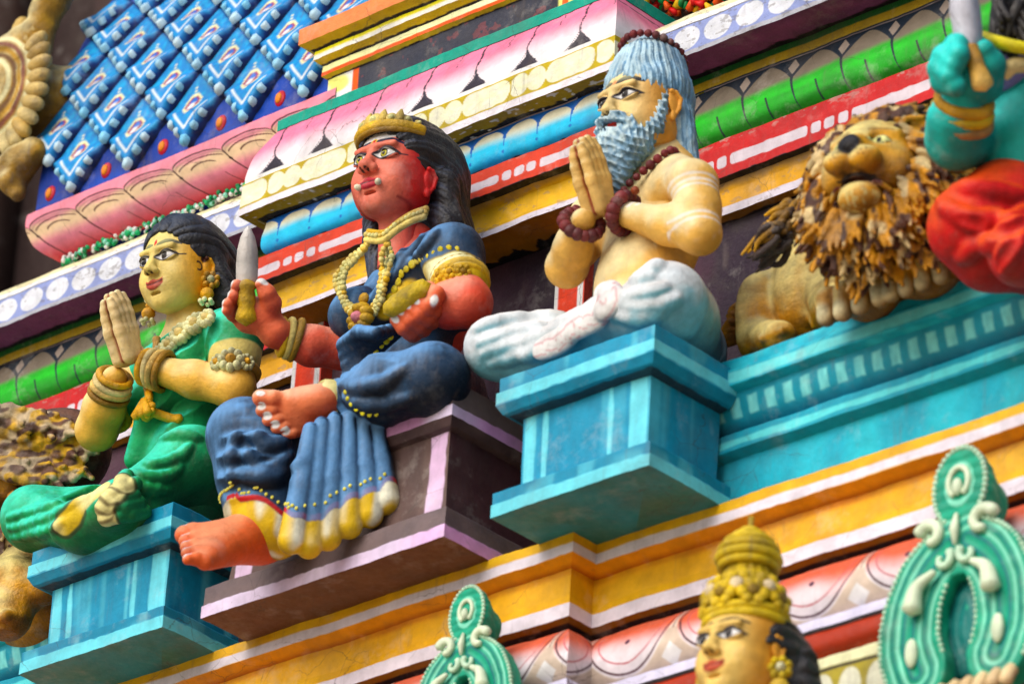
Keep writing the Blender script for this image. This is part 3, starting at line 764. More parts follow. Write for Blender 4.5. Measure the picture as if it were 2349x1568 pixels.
# ---------------------------------------------------------------- heads (local units: chin z=-1, crown z=+1)
def head_mesh(fr, h, male=False, lion=False, ear=1.0, fat=1.0, mouth_open=0.0, ear_z=0.0, nose=1.0, smile=0.0):
    f = Field((-1.0, -1.25, -1.75), (1.0, 1.15, 1.15), h/fr.s)
    f.ell((0, .18, .30), (.70, .80, .70), 0)
    f.ell((0, -.12, -.12), (.60*fat, .60, .74), .15)
    f.ell((0, -.30, -.55), (.43*fat, .40, .38), .2)
    f.ell((0, -.50, -.80), (.20, .18, .15), .18)                       # chin
    for sx in (-1, 1):
        f.ell((sx*.30, -.44, -.30), (.24*fat, .22, .27), .14)           # cheek
        f.ell((sx*.46, -.02, -.45), (.18*fat, .38, .30), .18)           # jaw corner
        f.cap((sx*.06, -.685, .24), (sx*.40, -.60, .27), .06, .05, .12) # brow ridge
        f.ell((sx*.27, -.76, .08), (.16, .14, .105), .10, sub=True)    # socket
        f.ell((sx*.265, -.555, .06), (.165, .135, .115), .015)        # eyeball
        up = [(sx*(.27+x), -.555-.145*math.sqrt(max(0, 1-(x/.19)**2*.8-.25)), .06+.105*math.sqrt(max(0, 1-(x/.185)**2))+.004) for x in np.linspace(-.17, .185, 9)]
        f.tube(up, .024, .02)
        dn = [(sx*(.27+x), -.555-.13*math.sqrt(max(0, 1-(x/.19)**2*.8-.2)), .06-.085*math.sqrt(max(0, 1-(x/.185)**2))) for x in np.linspace(-.17, .185, 9)]
        f.tube(dn, .018, .025)
        f.ell((sx*.09*nose, -.80, -.235), (.075*nose, .085, .065*nose), .04)           # ala
    f.cap((0, -.62, .20), (0, -.83, -.14), .075, .095, .09)
    f.ell((0, -.875, -.20), (.095*nose, .10*nose, .085*nose), .05)
    for sx in (-1, 1): f.ell((sx*.055, -.885, -.285), (.035, .045, .03), .015, sub=True)
    f.ell((0, -.60, -.50), (.26, .15, .16), .10)                        # muzzle
    w_ = .21
    up = [(x, -.745+.30*x*x*2.2, -.445+.02*math.cos(x*26)+(smile-.35)*x*x) for x in np.linspace(-w_, w_, 9)]
    lo = [(x, -.735+.36*x*x*2.2, -.535+(.75+smile*.8)*x*x) for x in np.linspace(-w_*.85, w_*.85, 9)]
    f.tube(up, [.015, .032, .042, .048, .045, .048, .042, .032, .015], .02)
    f.tube(lo, [.015, .035, .05, .056, .058, .056, .05, .035, .015], .02)
    f.tube([(x, -.80+.36*x*x*2.2, -.487+(.25+smile)*x*x) for x in np.linspace(-w_, w_, 9)], .012+mouth_open, .015, sub=True)
    f.ell((0, -.66, -.655), (.12, .06, .035), .05, sub=True)
    if ear:
        for sx in (-1, 1):
            e = [(sx*.66, .10, .14), (sx*.72, .02, .18), (sx*.745, .10, .16), (sx*.76, .19, .05), (sx*.73, .17, -.12), (sx*.69, .10, -.24), (sx*.665, .04, -.30)]
            f.ell((sx*.68, .10, -.02+ear_z), (.05, .13, .22*ear), .03); f.tube(np.array(e)+np.array([0, 0, -.02+ear_z]), .035, .02)
            f.ell((sx*.69, .04, -.30+ear_z), (.05, .06, .09), .03)
    f.cap((0, .16, -.70), (0, .26, -1.75), .34, .38, .12)
    V, Q = f.mesh()
    return V, Q
def face_paint(V, N, skin, shade, browc, lip, iris, male=False, white='#f2f0ea', eyel='#1a1420', look=0.0, brow_w=.034, bindi='#c81e2e', eh=1.0, tail=.055, brow_z=0.0, lw=.030, smile=0.0):
    x, y, z = V.T; ax = np.abs(x); fr = (y < -.25)
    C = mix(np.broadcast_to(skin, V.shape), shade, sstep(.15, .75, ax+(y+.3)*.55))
    def on(q, col, e=.012, m=None):
        nonlocal C
        a = inside(q, e)*fr
        if m is not None: a = a*m
        C = mix(C, np.asarray(col), a)
    for sx in (-1, 1):
        ex = sx*x-.27; ez = z-.06
        top = .088*eh*(1-(ex/.175)**2); bot = -.072*eh*(1-(ex/.175)**2)+.02*ex/.18
        q = np.maximum(ez-top, bot-ez)
        on(q-lw, c(eyel), .008); on(np.maximum(q-lw*1.9, -ez+.01), c(eyel), .010); on(q-.002, c(white), .008)
        px = x-sx*.265-look; dd = np.hypot(px, ez-.008)
        on(np.maximum(dd-.082, q), c(eyel), .006); on(np.maximum(dd-.064, q), c(iris), .006); on(np.maximum(dd-.034, q), c('#0c0a10'), .006)
        on(np.hypot(px+.02, ez-.035)-.010, c('#ffffff'), .004)
        # eyeliner tail
        on(np.maximum(np.abs(ez-.0-.10*(ex-.17))-.014, np.abs(ex-.17-tail*.5)-tail*.5), c(eyel), .008)
        bz = z-(.285+brow_z+.07*np.cos((sx*x-.26)*5.5)-.10*np.clip(sx*x-.30, 0, 1)); t = (sx*x-.05)/.45
        on(np.maximum(np.abs(bz)-brow_w*np.clip(1.35-np.abs(t-.35)*1.3, .35, 1.3), np.abs(t-.5)-.5), c(browc), .008)
        on(np.maximum(np.abs(z-.205+1.3*(sx*x-.27)**2)-.005, np.abs(sx*x-.27)-.15), shade*.6, .008)
    lx = np.abs(x)
    z_ = z-smile*x*x; ql = np.maximum(lx-.215, np.maximum(z_-(-.405+.02*np.cos(x*26)-.55*x*x), (-.60+1.3*x*x)-z_))
    on(np.maximum(ql, y+.60), c(lip), .012)
    on(np.maximum(np.abs(z_+.487-.25*x*x)-.010, lx-.21), c('#3a0f14'), .008)
    if bindi: on(np.hypot(x, (z-.34)*.8)-.042, c(bindi), .01)
    for sx in (-1, 1): on(np.hypot(x-sx*.055, z+.285)-.030, c('#3a1512'), .01, y < -.8)
    return C

# ---------------------------------------------------------------- hands
FN = [(.34, .94), (.115, 1.0), (-.115, .95), (-.33, .80)]       # offset across the palm, relative length: index..little
def hand(f, W, D, Nn, L, curls=(10, 10, 10), spread=0.0, thumb=None, tside=1, kk=.006, fr=.047, perf=None):
    """W wrist, D towards the finger tips, Nn out of the palm; returns finger tip points. curls: bend per joint in degrees"""
    W = np.asarray(W, float); D = np.asarray(D, float); D /= np.linalg.norm(D)
    Nn = np.asarray(Nn, float); Nn = Nn-D*(Nn@D); Nn /= np.linalg.norm(Nn); Sd = np.cross(D, Nn)*tside
    pw = L*.20
    K = W+D*L*.47
    for o, ln in FN: f.cap(W+D*L*.08+Sd*pw*o*1.2, K+Sd*pw*o*2.1, L*.085, L*.075, L*.05)
    tips = []
    for i, (o, ln) in enumerate(FN):
        cu = perf[i] if perf is not None else curls
        p = K+Sd*pw*o*2.1; d = D+Sd*o*spread; d /= np.linalg.norm(d); r = L*fr*1.25; pts = [p-d*L*.05]; seg = L*.50*ln*np.array([.46, .31, .25])
        pts.append(p); ang = 0
        for j in range(3):
            a = math.radians(cu[j]); ang += a; q = d*math.cos(ang)+Nn*math.sin(ang); p = p+q*seg[j]; pts.append(p)
        f.tube(pts, [r*1.1, r*1.05, r*1.02, r*.95, r*.78], kk)
        tips.append((pts[-1], d*math.cos(ang)+Nn*math.sin(ang), -d*math.sin(ang)*-1*0+(Nn*math.cos(ang)-d*math.sin(ang))))
    if thumb is not None:
        T = [W+D*L*.10+Sd*pw*.9]+[W+D*L*a+Sd*pw*b+Nn*L*g_ for a, b, g_ in thumb]
        f.tube(T, [L*.085, L*.07, L*.06, L*.048][:len(T)], L*.02)
        d = T[-1]-T[-2]; d = d/np.linalg.norm(d); tips.append((T[-1], d, Nn-d*(Nn@d)))
    return tips
def nails(C, V, N, tips, r, col, back=True):
    for p, d, n in tips:
        n = n/(np.linalg.norm(n)+1e-9)
        q = V-(p-n*r*.5); a = q@d; s_ = np.cross(d, n); b = q@s_; out = (N@(-n)) > .25
        C = mix(C, col, inside(np.hypot((a-.15*r)/1.25, b/.85)-r*.85, r*.2)*out*((q@-n) > -r*1.2)*(np.linalg.norm(q, axis=1) < r*2.2))
    return C
class Skin:
    """gathers several sculpted pieces into one continuous body mesh"""
    def __init__(s): s.V, s.Q, s.C, s.n = [], [], [], 0
    def add(s, V, Q, C): s.V.append(V); s.Q.append(Q+s.n); s.C.append(np.broadcast_to(C, V.shape)); s.n += len(V)
    def build(s, name, parent, mat): return mesh(name, np.concatenate(s.V), np.concatenate(s.Q), np.concatenate(s.C), parent, mat)
def spray(V, u, v, hint, rad=.02):
    """nearest surface point seen at a picture position, i.e. the first hit of a ray"""
    d = ray(u, v); q = V-CAM; t = q@d; r = np.linalg.norm(q-t[:, None]*d, axis=1); m = r < rad
    if not m.any(): return np.asarray(hint)
    i = np.nonzero(m)[0]; k = i[np.argmin(t[i]+r[i]*0)]; return V[k]
def pick(V, pts, rad=.008):
    return np.array([spray(V, a, b, WY(a, b, -.8), rad) for a, b in pts])

# ================================================================ STATUES
def folds(f, ctr, rad, n, amp, freq, warp=1.0, seed=1, sharp=.9, band=.02):
    """cloth folds: ridges across direction n inside a soft ball; n may be a function of position"""
    ctr = np.asarray(ctr, float); nn = None if callable(n) else np.asarray(n, float)/np.linalg.norm(n)
    def fn(x, y, z):
        r = np.sqrt(((x-ctr[0])/rad[0])**2+((y-ctr[1])/rad[1])**2+((z-ctr[2])/rad[2])**2)
        m = sstep(1.0, .55, r)
        q = n(x, y, z) if nn is None else x*nn[0]+y*nn[1]+z*nn[2]
        w_ = (noise(x*5, y*5, z*5, seed)-.5)*warp*.10
        s = np.abs(np.sin((q+w_)*freq*math.pi))
        return amp*m*(s**sharp-.75)
    return f.disp(fn, band)
def beads(name, P, r, col, parent, mat, n=None, step=None, col2=None, jit=0.0, sq=1.0, loop=False):
    P = np.asarray(P, float); L = np.concatenate([[0], np.cumsum(np.linalg.norm(np.diff(P, axis=0), axis=1))])
    n = n or int(L[-1]/(step or r*1.9)); m = MB()
    for i in range(n):
        t = L[-1]*(i+.5)/n; p = np.array([np.interp(t, L, P[:, k]) for k in range(3)])
        rr = r*(1+rnd.uniform(-jit, jit)); cc = col if col2 is None else mix(np.asarray(col), np.asarray(col2), rnd.random())
        ball(m, p, (rr, rr, rr*sq), cc, 6)
    return m.build(name, parent, mat)
def ring(ctr, ax, r, n=24, r2=None, a0=0, a1=360):
    a, b, _ = rot_frame(ax); t = np.radians(np.linspace(a0, a1, n+1)); r2 = r2 or r
    return np.asarray(ctr)+np.cos(t)[:, None]*a*r+np.sin(t)[:, None]*b*r2

def praying(sk, xm, w_, L, base, hi, lo, seam, D=(0, -.42, .88), dx=.024):
    """two hands pressed together palm to palm"""
    f = Field((xm-.16, w_[1]-.33, w_[2]-.10), (xm+.16, w_[1]+.14, w_[2]+.34), .0025)
    tl = [(.32, .75, .10), (.50, .65, .16), (.62, .5, .16)]
    hand(f, v3(xm+dx, w_[1]-.03, w_[2]-.01), D, (-1, 0, 0), L, thumb=tl, tside=-1, perf=[(2, 5, 3)]*4, fr=.054)
    hand(f, v3(xm-dx, w_[1]-.03, w_[2]-.01), D, (1, 0, 0), L, thumb=tl, tside=1, perf=[(2, 5, 3)]*4, fr=.054)
    V, Q = f.mesh(); N = normals(V, Q)
    C = lit(np.broadcast_to(base, V.shape), V, N, hi, .8, lo, .4)
    C = mix(C, seam, inside(np.abs(V[:, 0]-xm)-.005, .003)*(N[:, 1] < .2)*.85)
    sk.add(V, Q, C)
def T3(sx, kx, sy, ky): return lambda P: [(sx+x*kx, sy+y*ky) for x, y in P]
def ridges(f, lines, r=.015, k=.022, conv=None, taper=True, lift=.0, sub=False):
    """raised folds laid along lines of the surface"""
    V0, _ = f.mesh()
    for L in lines:
        P = curve(conv(L) if conv else L, 4); S3 = [spray(V0, a, b, (0, 0, 0), .012) for a, b in P]; S3 = [p-fw*lift for p in S3 if abs(p).sum() > 0]
        n = len(S3)
        for i in range(n-1):
            if np.linalg.norm(S3[i+1]-S3[i]) < .10:
                ra, rb = [r*(.45+.55*math.sin(math.pi*min(1, max(0, j/(n-1))))) if taper else r for j in (i, i+1)]
                f.cap(S3[i], S3[i+1], ra, rb, k, sub)
# ---------------------------------------------------------------- the sage
def make_sage():
    hc = WX(1472, 258, 1.17); root = empty('sage_statue', (1.22, -.7, -.83), 'seated sage statue with blue-grey beard and white dhoti praying on a turquoise pedestal', 'statue')
    fr = Frame(hc, .181, yaw=-4, pitch=8, roll=0)
    SK, SH = c('#e8b06c'), c('#d98a1c'); HI = c('#f5d8b4')
    sk = Skin()
    V, Q = head_mesh(fr, .0022, male=True, fat=.98)
    N = normals(V, Q)
    C = face_paint(V, N, c('#f0c592'), c('#dda05c'), '#14121c', c('#c03a30'), c('#2a2420'), look=-.01, bindi=None, eh=.72, brow_w=.058, brow_z=.03)
    x, y, z = V.T
    C = mix(C, c('#f6e3b4'), sstep(.30, .55, z)*sstep(.50, .2, np.abs(x))*(y < -.3)*.6)
    C = mix(C, c('#e07a50'), inside(np.hypot(x, (z-.36)*.8)-.05, .02)*.7*(y < -.3))
    W = fr.w(V); sk.add(W, Q, C)
    # torso and arms
    sL, eL = WX(1596, 425, 1.455), WX(1606, 536, 1.50); wL = WX(1424, 488, 1.215)
    sR, eR = v3(.90, -.64, -.13), WX(1300, 612, .965); wR = WX(1338, 505, 1.12)
    f = Field((.70, -1.20, -.95), (1.80, -.35, .10), .0042)
    f.ell((1.18, -.64, -.24), (.185, .12, .21), 0); f.ell((1.19, -.71, -.48), (.155, .125, .20), .10); f.ell((1.20, -.70, -.68), (.17, .14, .16), .08)
    for sx, s_ in ((1, sL), (-1, sR)):
        f.cap((1.18, -.62, -.04), s_+v3(-sx*.03, .0, .02), .085, .072, .08); f.ell((1.19+sx*.10, -.70, -.20), (.12, .085, .09), .06)
    f.cap((1.18, -.62, .12), (1.19, -.60, -.10), .085, .11, .06)
    for s_, e, w_, in ((sL, eL, wL), (sR, eR, wR)):
        f.tube([s_, s_*.5+e*.5+v3(0, .0, 0), e], [.072, .066, .060], .035); f.tube([e, e*.6+w_*.4, w_], [.062, .058, .038], .03)
    f.ell(WX(1400, 607, 1.215), (.012, .014, .014), .01, sub=True)
    V, Q = f.mesh(); N = normals(V, Q)
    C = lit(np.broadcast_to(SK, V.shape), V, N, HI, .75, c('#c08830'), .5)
    d, u = seg_d(V, [sL, eL])
    for a in (.012, .034, .056, .165, .19, .215): C = mix(C, c('#f4efe6'), inside(np.abs(u-a)-.0055+.006*(noise(V[:, 0]*50, V[:, 1]*50, V[:, 2]*50, 1)-.5), .004)*(d < .10)*sstep(-.1,.4,N@v3(.5,-.8,-.1))*(u > .004)*.65)
    d, u = seg_d(V, [eL, wL]); L = np.linalg.norm(eL-wL)
    for a in (L-.075, L-.05, L-.025): C = mix(C, c('#f4efe6'), inside(np.abs(u-a)-.007, .004)*(d < .085)*(u > .05)*(V[:, 2] > -.30)*.8)
    C = mix(C, c('#8a4a18'), inside(np.linalg.norm(V-WX(1400, 607, 1.215), axis=1)-.020, .006))
    sk.add(V, Q, C)
    praying(sk, 1.162, wL, .252, c('#ecb87c'), HI, c('#cf9440'), c('#8c2014'))
    sk.build('body', root, M_SKIN)
    # dhoti
    BK = fw*.25; hp = v3(1.215, -.60, -.70)+BK; kL = WX(1538, 690, 1.565)+BK; kR = WX(1135, 795, .86)+BK; 
    f = Field((.60, -1.32, -.98), (1.90, -.35, -.42), .0042)
    f.ell(hp+v3(0, -.02, -.0), (.20, .17, .13), 0); f.ell(v3(1.195, -.775, -.635)+BK*.15, (.165, .12, .10), .06)
    f.tube([hp+v3(.10, -.02, 0), hp*.45+kL*.55+v3(.02, .0, .02), kL], [.125, .135, .122], .06)
    f.tube([hp+v3(-.10, -.02, 0), hp*.45+kR*.55+v3(-.02, .0, -.01), kR], [.14, .125, .095], .06)
    f.tube([kL+v3(-.02, -.02, -.03), v3(1.34, -.99, -.765)+BK, v3(1.08, -1.00, -.78)+BK], [.115, .075, .06], .05)
    f.tube([kR+v3(.02, .0, -.02), v3(1.10, -.92, -.78)+BK, v3(1.33, -.86, -.78)+BK], [.085, .07, .06], .05)
    f.ell(v3(1.20, -.84, -.70)+BK, (.10, .10, .06), .08)
    cv = T3(1032.3, .5488, 28.7, .5488)
    ridges(f, [[(90, 1310), (200, 1275), (330, 1255), (500, 1250), (570, 1245)], [(110, 1370), (230, 1335), (360, 1300), (480, 1278), (570, 1268)], [(130, 1430), (250, 1385), (380, 1345), (500, 1310), (580, 1280)], [(170, 1480), (300, 1435), (400, 1395), (480, 1360)],
               [(650, 1165), (740, 1180), (830, 1165), (900, 1130)], [(640, 1205), (750, 1235), (870, 1225), (960, 1190)], [(640, 1250), (760, 1290), (880, 1285)], [(600, 1120), (700, 1080), (820, 1065), (880, 1030)], [(610, 1145), (720, 1110), (830, 1095)]], .012, .030, cv)
    sV = f.mesh()[0]
    V, Q = f.mesh(); N = normals(V, Q)
    C = np.broadcast_to(c('#cfd8e2'), V.shape)
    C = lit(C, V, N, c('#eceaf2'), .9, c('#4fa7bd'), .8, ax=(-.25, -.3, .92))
    C = mix(C, c('#58b0c4'), sstep(-.72, -.84, V[:, 2]+.04*noise(V[:, 0]*12, V[:, 1]*12, 0, 3))*.45)
    dh = mesh('dhoti', V, Q, C, root, M_CLOTH)
    # waist pleat and sash, with red lines
    f = Field((.85, -1.25, -1.0), (1.50, -.60, -.40), .004)
    sp = [spray(sV, *p, (0, 0, 0), .02)-fw*.012 for p in curve(cv([(625, 1105), (640, 1160), (645, 1210), (600, 1255), (560, 1300), (500, 1350), (440, 1390), (375, 1425)]), 5)]; sp = np.array([p for p in sp if abs(p).sum() > .1])
    for p, q in zip(sp[:-1], sp[1:]):
        if np.linalg.norm(p-q) < .15: f.cap(p, q, .040, .040, .012, sc=(1.0, .40, .8))
    V, Q = f.mesh(); d, u = seg_d(V, sp); side = np.array([1, 0, 0.]); sp = resample(sp, .004)
    k = np.argmin(((V[:, None]-sp[None])**2).sum(2), 1); tg = np.gradient(sp, axis=0)[k]; tg = tg/(np.linalg.norm(tg, axis=1)[:, None]+1e-9); off = ((V-sp[k])*np.cross(tg, fw)).sum(1)
    C = lit(np.broadcast_to(c('#e2e0e6'), V.shape), V, normals(V, Q), c('#f6f4f8'), .6, c('#9db8c6'), .5)
    for a in (-.016, .012): C = mix(C, c('#b8304a'), inside(np.abs(off-a)-.0025, .002)*.45)
    mesh('sash', V, Q, C, root, M_CLOTH)
    # beard and moustache
    f = Field((-1.0, -1.75, -2.2), (1.0, .4, .6), .0032/fr.s)
    f.ell((0, -.44, -.72), (.54, .44, .42), 0); f.cap((0, -.62, -.90), (.02, -.85, -1.75), .43, .12, .2)
    f.tube([(.60, -.02, .25), (.58, -.12, -.15), (.50, -.25, -.5)], [.06, .10, .2], .1); f.tube([(-.60, -.02, .25), (-.58, -.12, -.15), (-.50, -.25, -.5)], [.06, .10, .2], .1)
    f.ell((0, -.80, -.50), (.16, .14, .075), .03, sub=True)
    for sx in (-1, 1): f.tube([(sx*.03, -.90, -.36), (sx*.18, -.84, -.36), (sx*.36, -.70, -.46), (sx*.46, -.55, -.60)], [.06, .085, .08, .05], .05)
    def curls(x, y, z):
        a = np.arctan2(x, -y-.1)
        q = np.sin(a*19+z*8+4*noise(x*2.2, y*2.2, z*2.2, 4))*np.sin(z*21+a*6+5*noise(x*2.5, y*2.5, z*2.5, 7))
        return .060*np.abs(q)**.6-.04+.04*noise(x*16, y*16, z*16, 2)
    f.disp(curls, .15); V, Q = f.mesh(); W = fr.w(V); N = normals(W, Q)
    hairc = lambda V, W, N, a='#8db0ca', b='#ccdeec', d='#587f9c': lit(mix(mix(np.broadcast_to(c(a), V.shape), c(b), sstep(.45, .75, noise(V[:, 0]*16, V[:, 1]*16, V[:, 2]*7, 8))*.6), c(d), sstep(.55, .8, noise(V[:, 0]*12, V[:, 1]*12, V[:, 2]*6, 4))*.6), W, N, c(b), .8, c(d), .5, sc=90)
    mesh('beard', W, Q, hairc(V, W, N), root, M_HAIR)
    # hair with a flat top knot
    f = Field((-1.1, -1.2, -1.5), (1.1, 1.3, 2.0), .0034/fr.s)
    f.ell((0, .20, .42), (.74, .80, .76), 0); f.ell((0, .28, .95), (.60, .62, .46), .2); f.ell((0, .40, 1.22), (.42, .42, .32), .1)
    f.cap((0, .52, .2), (.10, .62, -1.55), .52, .36, .2); f.cap((.50, .40, -.1), (.62, .55, -1.5), .22, .16, .15)
    f.ell((0, -.75, -.12), (.66, .62, .62), .06, sub=True); f.ell((0, -.2, -1.0), (.60, .60, .55), .05, sub=True)
    f.cap((-.9, -.02, -.1), (.9, -.02, -.1), .26, .26, .08, sub=True)
    def combed(x, y, z):
        an = np.arctan2(x, -(y-.2)); n = noise(x*2.5, y*2.5, z*2.5, 3)
        return -.040*np.abs(np.sin(an*13+7*n+1.5*z))**.6+.024+.022*np.abs(np.sin(an*37+9*n))-.012+.030*noise(x*9, y*9, z*4, 1)-.015
    f.disp(combed, .14)
    V, Q = f.mesh(); W = fr.w(V); N = normals(W, Q)
    mesh('hair', W, Q, hairc(V, W, N, '#82a7c4', '#bdd5e6', '#4a7292'), root, M_HAIR)
    a = np.radians(np.linspace(-20, 380, 60)); rp = fr.w(np.stack([.55*np.cos(a), .38+.55*np.sin(a), 1.16-.26*np.sin(a)], 1))
    BD, BD2 = c('#4a1a20'), c('#6e2a2c')
    beads('hair_beads', rp, .013, BD, root, M_SKIN, col2=BD2, jit=.15)
    # necklace of dark beads
    nk = curve([fr.w((.46, .45, -1.05)), WX(1540, 345, 1.33), WX(1500, 372, 1.30), WX(1462, 405, 1.24), WX(1430, 440, 1.20), WX(1425, 480, 1.19)-v3(0, -.03, 0)], 8)
    beads('bead_necklace', nk, .0148, BD, root, M_SKIN, col2=BD2, jit=.15)
    nk = curve([fr.w((-.46, .45, -1.05)), v3(1.02, -.70, -.02), v3(1.05, -.80, -.14), v3(1.12, -.86, -.22)], 8); beads('bead_necklace', nk, .0148, BD, root, M_SKIN, col2=BD2, jit=.15)
    for w_, e in ((wL, eL), (wR, eR)):
        d = (e-w_)/np.linalg.norm(e-w_); rp = ring(w_+d*.015, d+v3(0, 0, .0), .058, 30, .055)
        beads('bead_bracelet', rp, .021, BD, root, M_SKIN, n=15, col2=BD2, jit=.12)
    q = WX(1457, 437, 1.29)
    ball_m = MB(); ball(ball_m, q+v3(0, .0, 0), .014, c('#7a3a20'), 6); ball_m.build('nipple', root, M_SKIN)
make_sage()
def flower(mb, ctr, nrm, r, col, cc, n=7, th=.35):
    """small modelled rosette"""
    a, b, d = rot_frame(nrm); ctr = np.asarray(ctr, float); R = np.stack([a, b, d], 1)
    for i in range(n):
        t = 2*math.pi*i/n; ball(mb, ctr+(a*math.cos(t)+b*math.sin(t))*r*.68, (r*.36, r*.36, r*th), mix(np.asarray(col), np.asarray(col)*.7, rnd.random()*.6), 5, R)
    ball(mb, ctr+d*r*.12, (r*.42, r*.42, r*th*1.1), cc, 6, R)
def dots(mb, P, Nf, r, col, step, jit=.2, flat=.35):
    """row of painted raised dots along a line"""
    P = np.asarray(P, float); L = np.concatenate([[0], np.cumsum(np.linalg.norm(np.diff(P, axis=0), axis=1))]); n = max(2, int(L[-1]/step))
    for i in range(n):
        t = L[-1]*(i+.5)/n; p = np.array([np.interp(t, L, P[:, k]) for k in range(3)]); a, b, d = rot_frame(Nf)
        q = r*(1+rnd.uniform(-jit, jit)); ball(mb, p, (q, q, q*flat), col, 5, np.stack([a, b, d], 1))
def project(Vs, P, out=.002):
    """drop points onto the nearest vertices of a surface"""
    R = []
    for p in np.asarray(P): k = np.argmin(((Vs-p)**2).sum(1)); R.append(Vs[k])
    return np.array(R)
def make_goddess():
    root = empty('goddess_statue', (.1, -.6, -.775), 'red-faced goddess statue with tusks and navy sari, one leg hanging down', 'statue')
    hc = WX(906, 402, .05); s = .187
    fr = Frame(hc, s, yaw=7, pitch=2)
    GOLD, GOLD2, GW = c('#d9b21c'), c('#a3811a'), c('#f0e3a6')
    SK, HI, RD = c('#cf6552'), c('#eaa08c'), c('#a8141e')
    sk = Skin()
    V, Q = head_mesh(fr, .0020, fat=1.06, ear_z=-.22, nose=1.25); N = normals(V, Q)
    C = face_paint(V, N, c('#d67a68'), c('#c02226'), '#1a1634', c('#b02a3e'), c('#b5ad1e'), look=-.02, lw=.036, eh=1.05, brow_w=.046, tail=.12, brow_z=.02, bindi=None)
    x, y, z = V.T; ax = np.abs(x)
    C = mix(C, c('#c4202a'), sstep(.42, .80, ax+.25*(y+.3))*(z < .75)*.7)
    C = mix(C, c('#e3e2ee'), inside(np.maximum(np.abs(z-.52)-.125+.16*ax*ax*2, ax-.52), .02)*(y < -.1)*.95)
    C = mix(C, c('#e9d06a'), inside(np.hypot(x, (z-.36)*.9)-.062, .01)*(y < -.2)); C = mix(C, c('#c81e3a'), inside(np.hypot(x, (z-.36)*.9)-.042, .01)*(y < -.2))
    C = mix(C, c('#7a1018'), inside(np.abs(z+.76+.2*(y+.2))-.018, .02)*(y > -.45)*(z < -.5)*.7)
    sk.add(fr.w(V), Q, C)
    # arms and torso skin
    sL, eL, wL = WX(1035, 590, .39), WX(1072, 695, .50), WX(985, 700, .37)
    sR, eR, wR = v3(-.11, -.50, -.08), WX(782, 800, -.13), WX(645, 772, -.24)
    f = Field((-.50, -1.35, -.55), (.72, -.30, .22), .0042)
    f.ell((.08, -.52, -.16), (.20, .13, .22), 0); f.cap((.06, -.56, .10), (.07, -.53, -.06), .075, .11, .06)
    for sx, s_ in ((1, sL), (-1, sR)): f.cap((.08, -.54, -.03), s_, .09, .075, .07)
    f.tube([sL, (sL+eL)/2, eL], [.075, .07, .072], .03); f.tube([eL, eL*.5+wL*.5+v3(0, 0, -.005), wL], [.078, .070, .048], .03)
    f.tube([sR, (sR+eR)/2, eR], [.075, .06, .06], .03); f.tube([eR, eR*.5+wR*.5+v3(0, 0, -.01), wR], [.066, .064, .043], .03)
    V, Q = f.mesh(); N = normals(V, Q)
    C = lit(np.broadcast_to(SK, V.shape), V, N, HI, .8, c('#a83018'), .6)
    C = mix(C, c('#c23a20'), sstep(.55, .8, fbm(V[:, 0]*9, V[:, 1]*9, V[:, 2]*9, 3))*.5)
    C = mix(C, RD, inside(np.linalg.norm(V-eR-v3(.02, .04, .02), axis=1)-.08, .03)*.9)
    C = mix(C, c('#c02a20'), (V[:, 2] > -.02)*.6)
    sk.add(V, Q, C)
    # right hand: palm to the viewer behind the grip, finger tips showing on its left, thumb on its right
    d0 = dep(wR)-.03; f = Field(PD(575, 700, d0)-.24, PD(575, 700, d0)+.24, .0026); tp = []
    f.cap(wR+v3(.01, .02, 0), PD(632, 762, d0), .046, .046, .02); pc = PD(596, 722, d0+.01)
    f.cap(PD(632, 762, d0), pc, .046, .050, .03); f.cap(pc, PD(566, 730, d0+.03), .050, .042, .03); f.cap(pc, PD(612, 706, d0), .046, .036, .03); f.cap(PD(560, 700, d0+.03), PD(572, 735, d0+.02), .035, .034, .03)
    for (a1, b1, a2, b2, a3, b3, r) in ((560, 690, 546, 668, 543, 654, .0215), (556, 704, 538, 690, 536, 678, .0225), (554, 720, 530, 706, 523, 697, .022), (556, 738, 534, 722, 520, 711, .019)):
        p0, p1, p2 = PD(a1, b1, d0+.03), PD(a2, b2, d0+.0), PD(a3, b3, d0-.045)
        f.tube([p0, p1, p2], [r*1.2, r*1.1, r*.9], .006); dd = (p2-p1)/np.linalg.norm(p2-p1); tp.append((p2, dd, np.cross(dd, v3(.2, .1, -1))*0+v3(.9, .3, -.3)))
    T = [PD(618, 722, d0-.01), PD(622, 695, d0-.03), PD(612, 672, d0-.045), PD(599, 652, d0-.05)]
    f.tube(T, [.036, .032, .028, .020], .012); dd = (T[3]-T[2])/np.linalg.norm(T[3]-T[2]); tp.append((T[3], dd, v3(-.9, .5, -.4)))
    V, Q = f.mesh(); N = normals(V, Q); C = lit(np.broadcast_to(c('#d97056'), V.shape), V, N, c('#f0ac96'), .7, c('#a32a20'), .5)
    C = nails(C, V, N, tp, .016, c('#e9e2ea')); sk.add(V, Q, C)
    # left fist round the short club
    d0 = dep(wL)-.05; f = Field(PD(955, 715, d0)-.26, PD(955, 715, d0)+.26, .0026); tl = []
    f.tube([wL+v3(.03, .0, 0), PD(1000, 700, d0+.02), PD(985, 716, d0)], [.052, .050, .052], .03); f.cap(PD(985, 700, d0), PD(955, 740, d0+.02), .050, .042, .03)
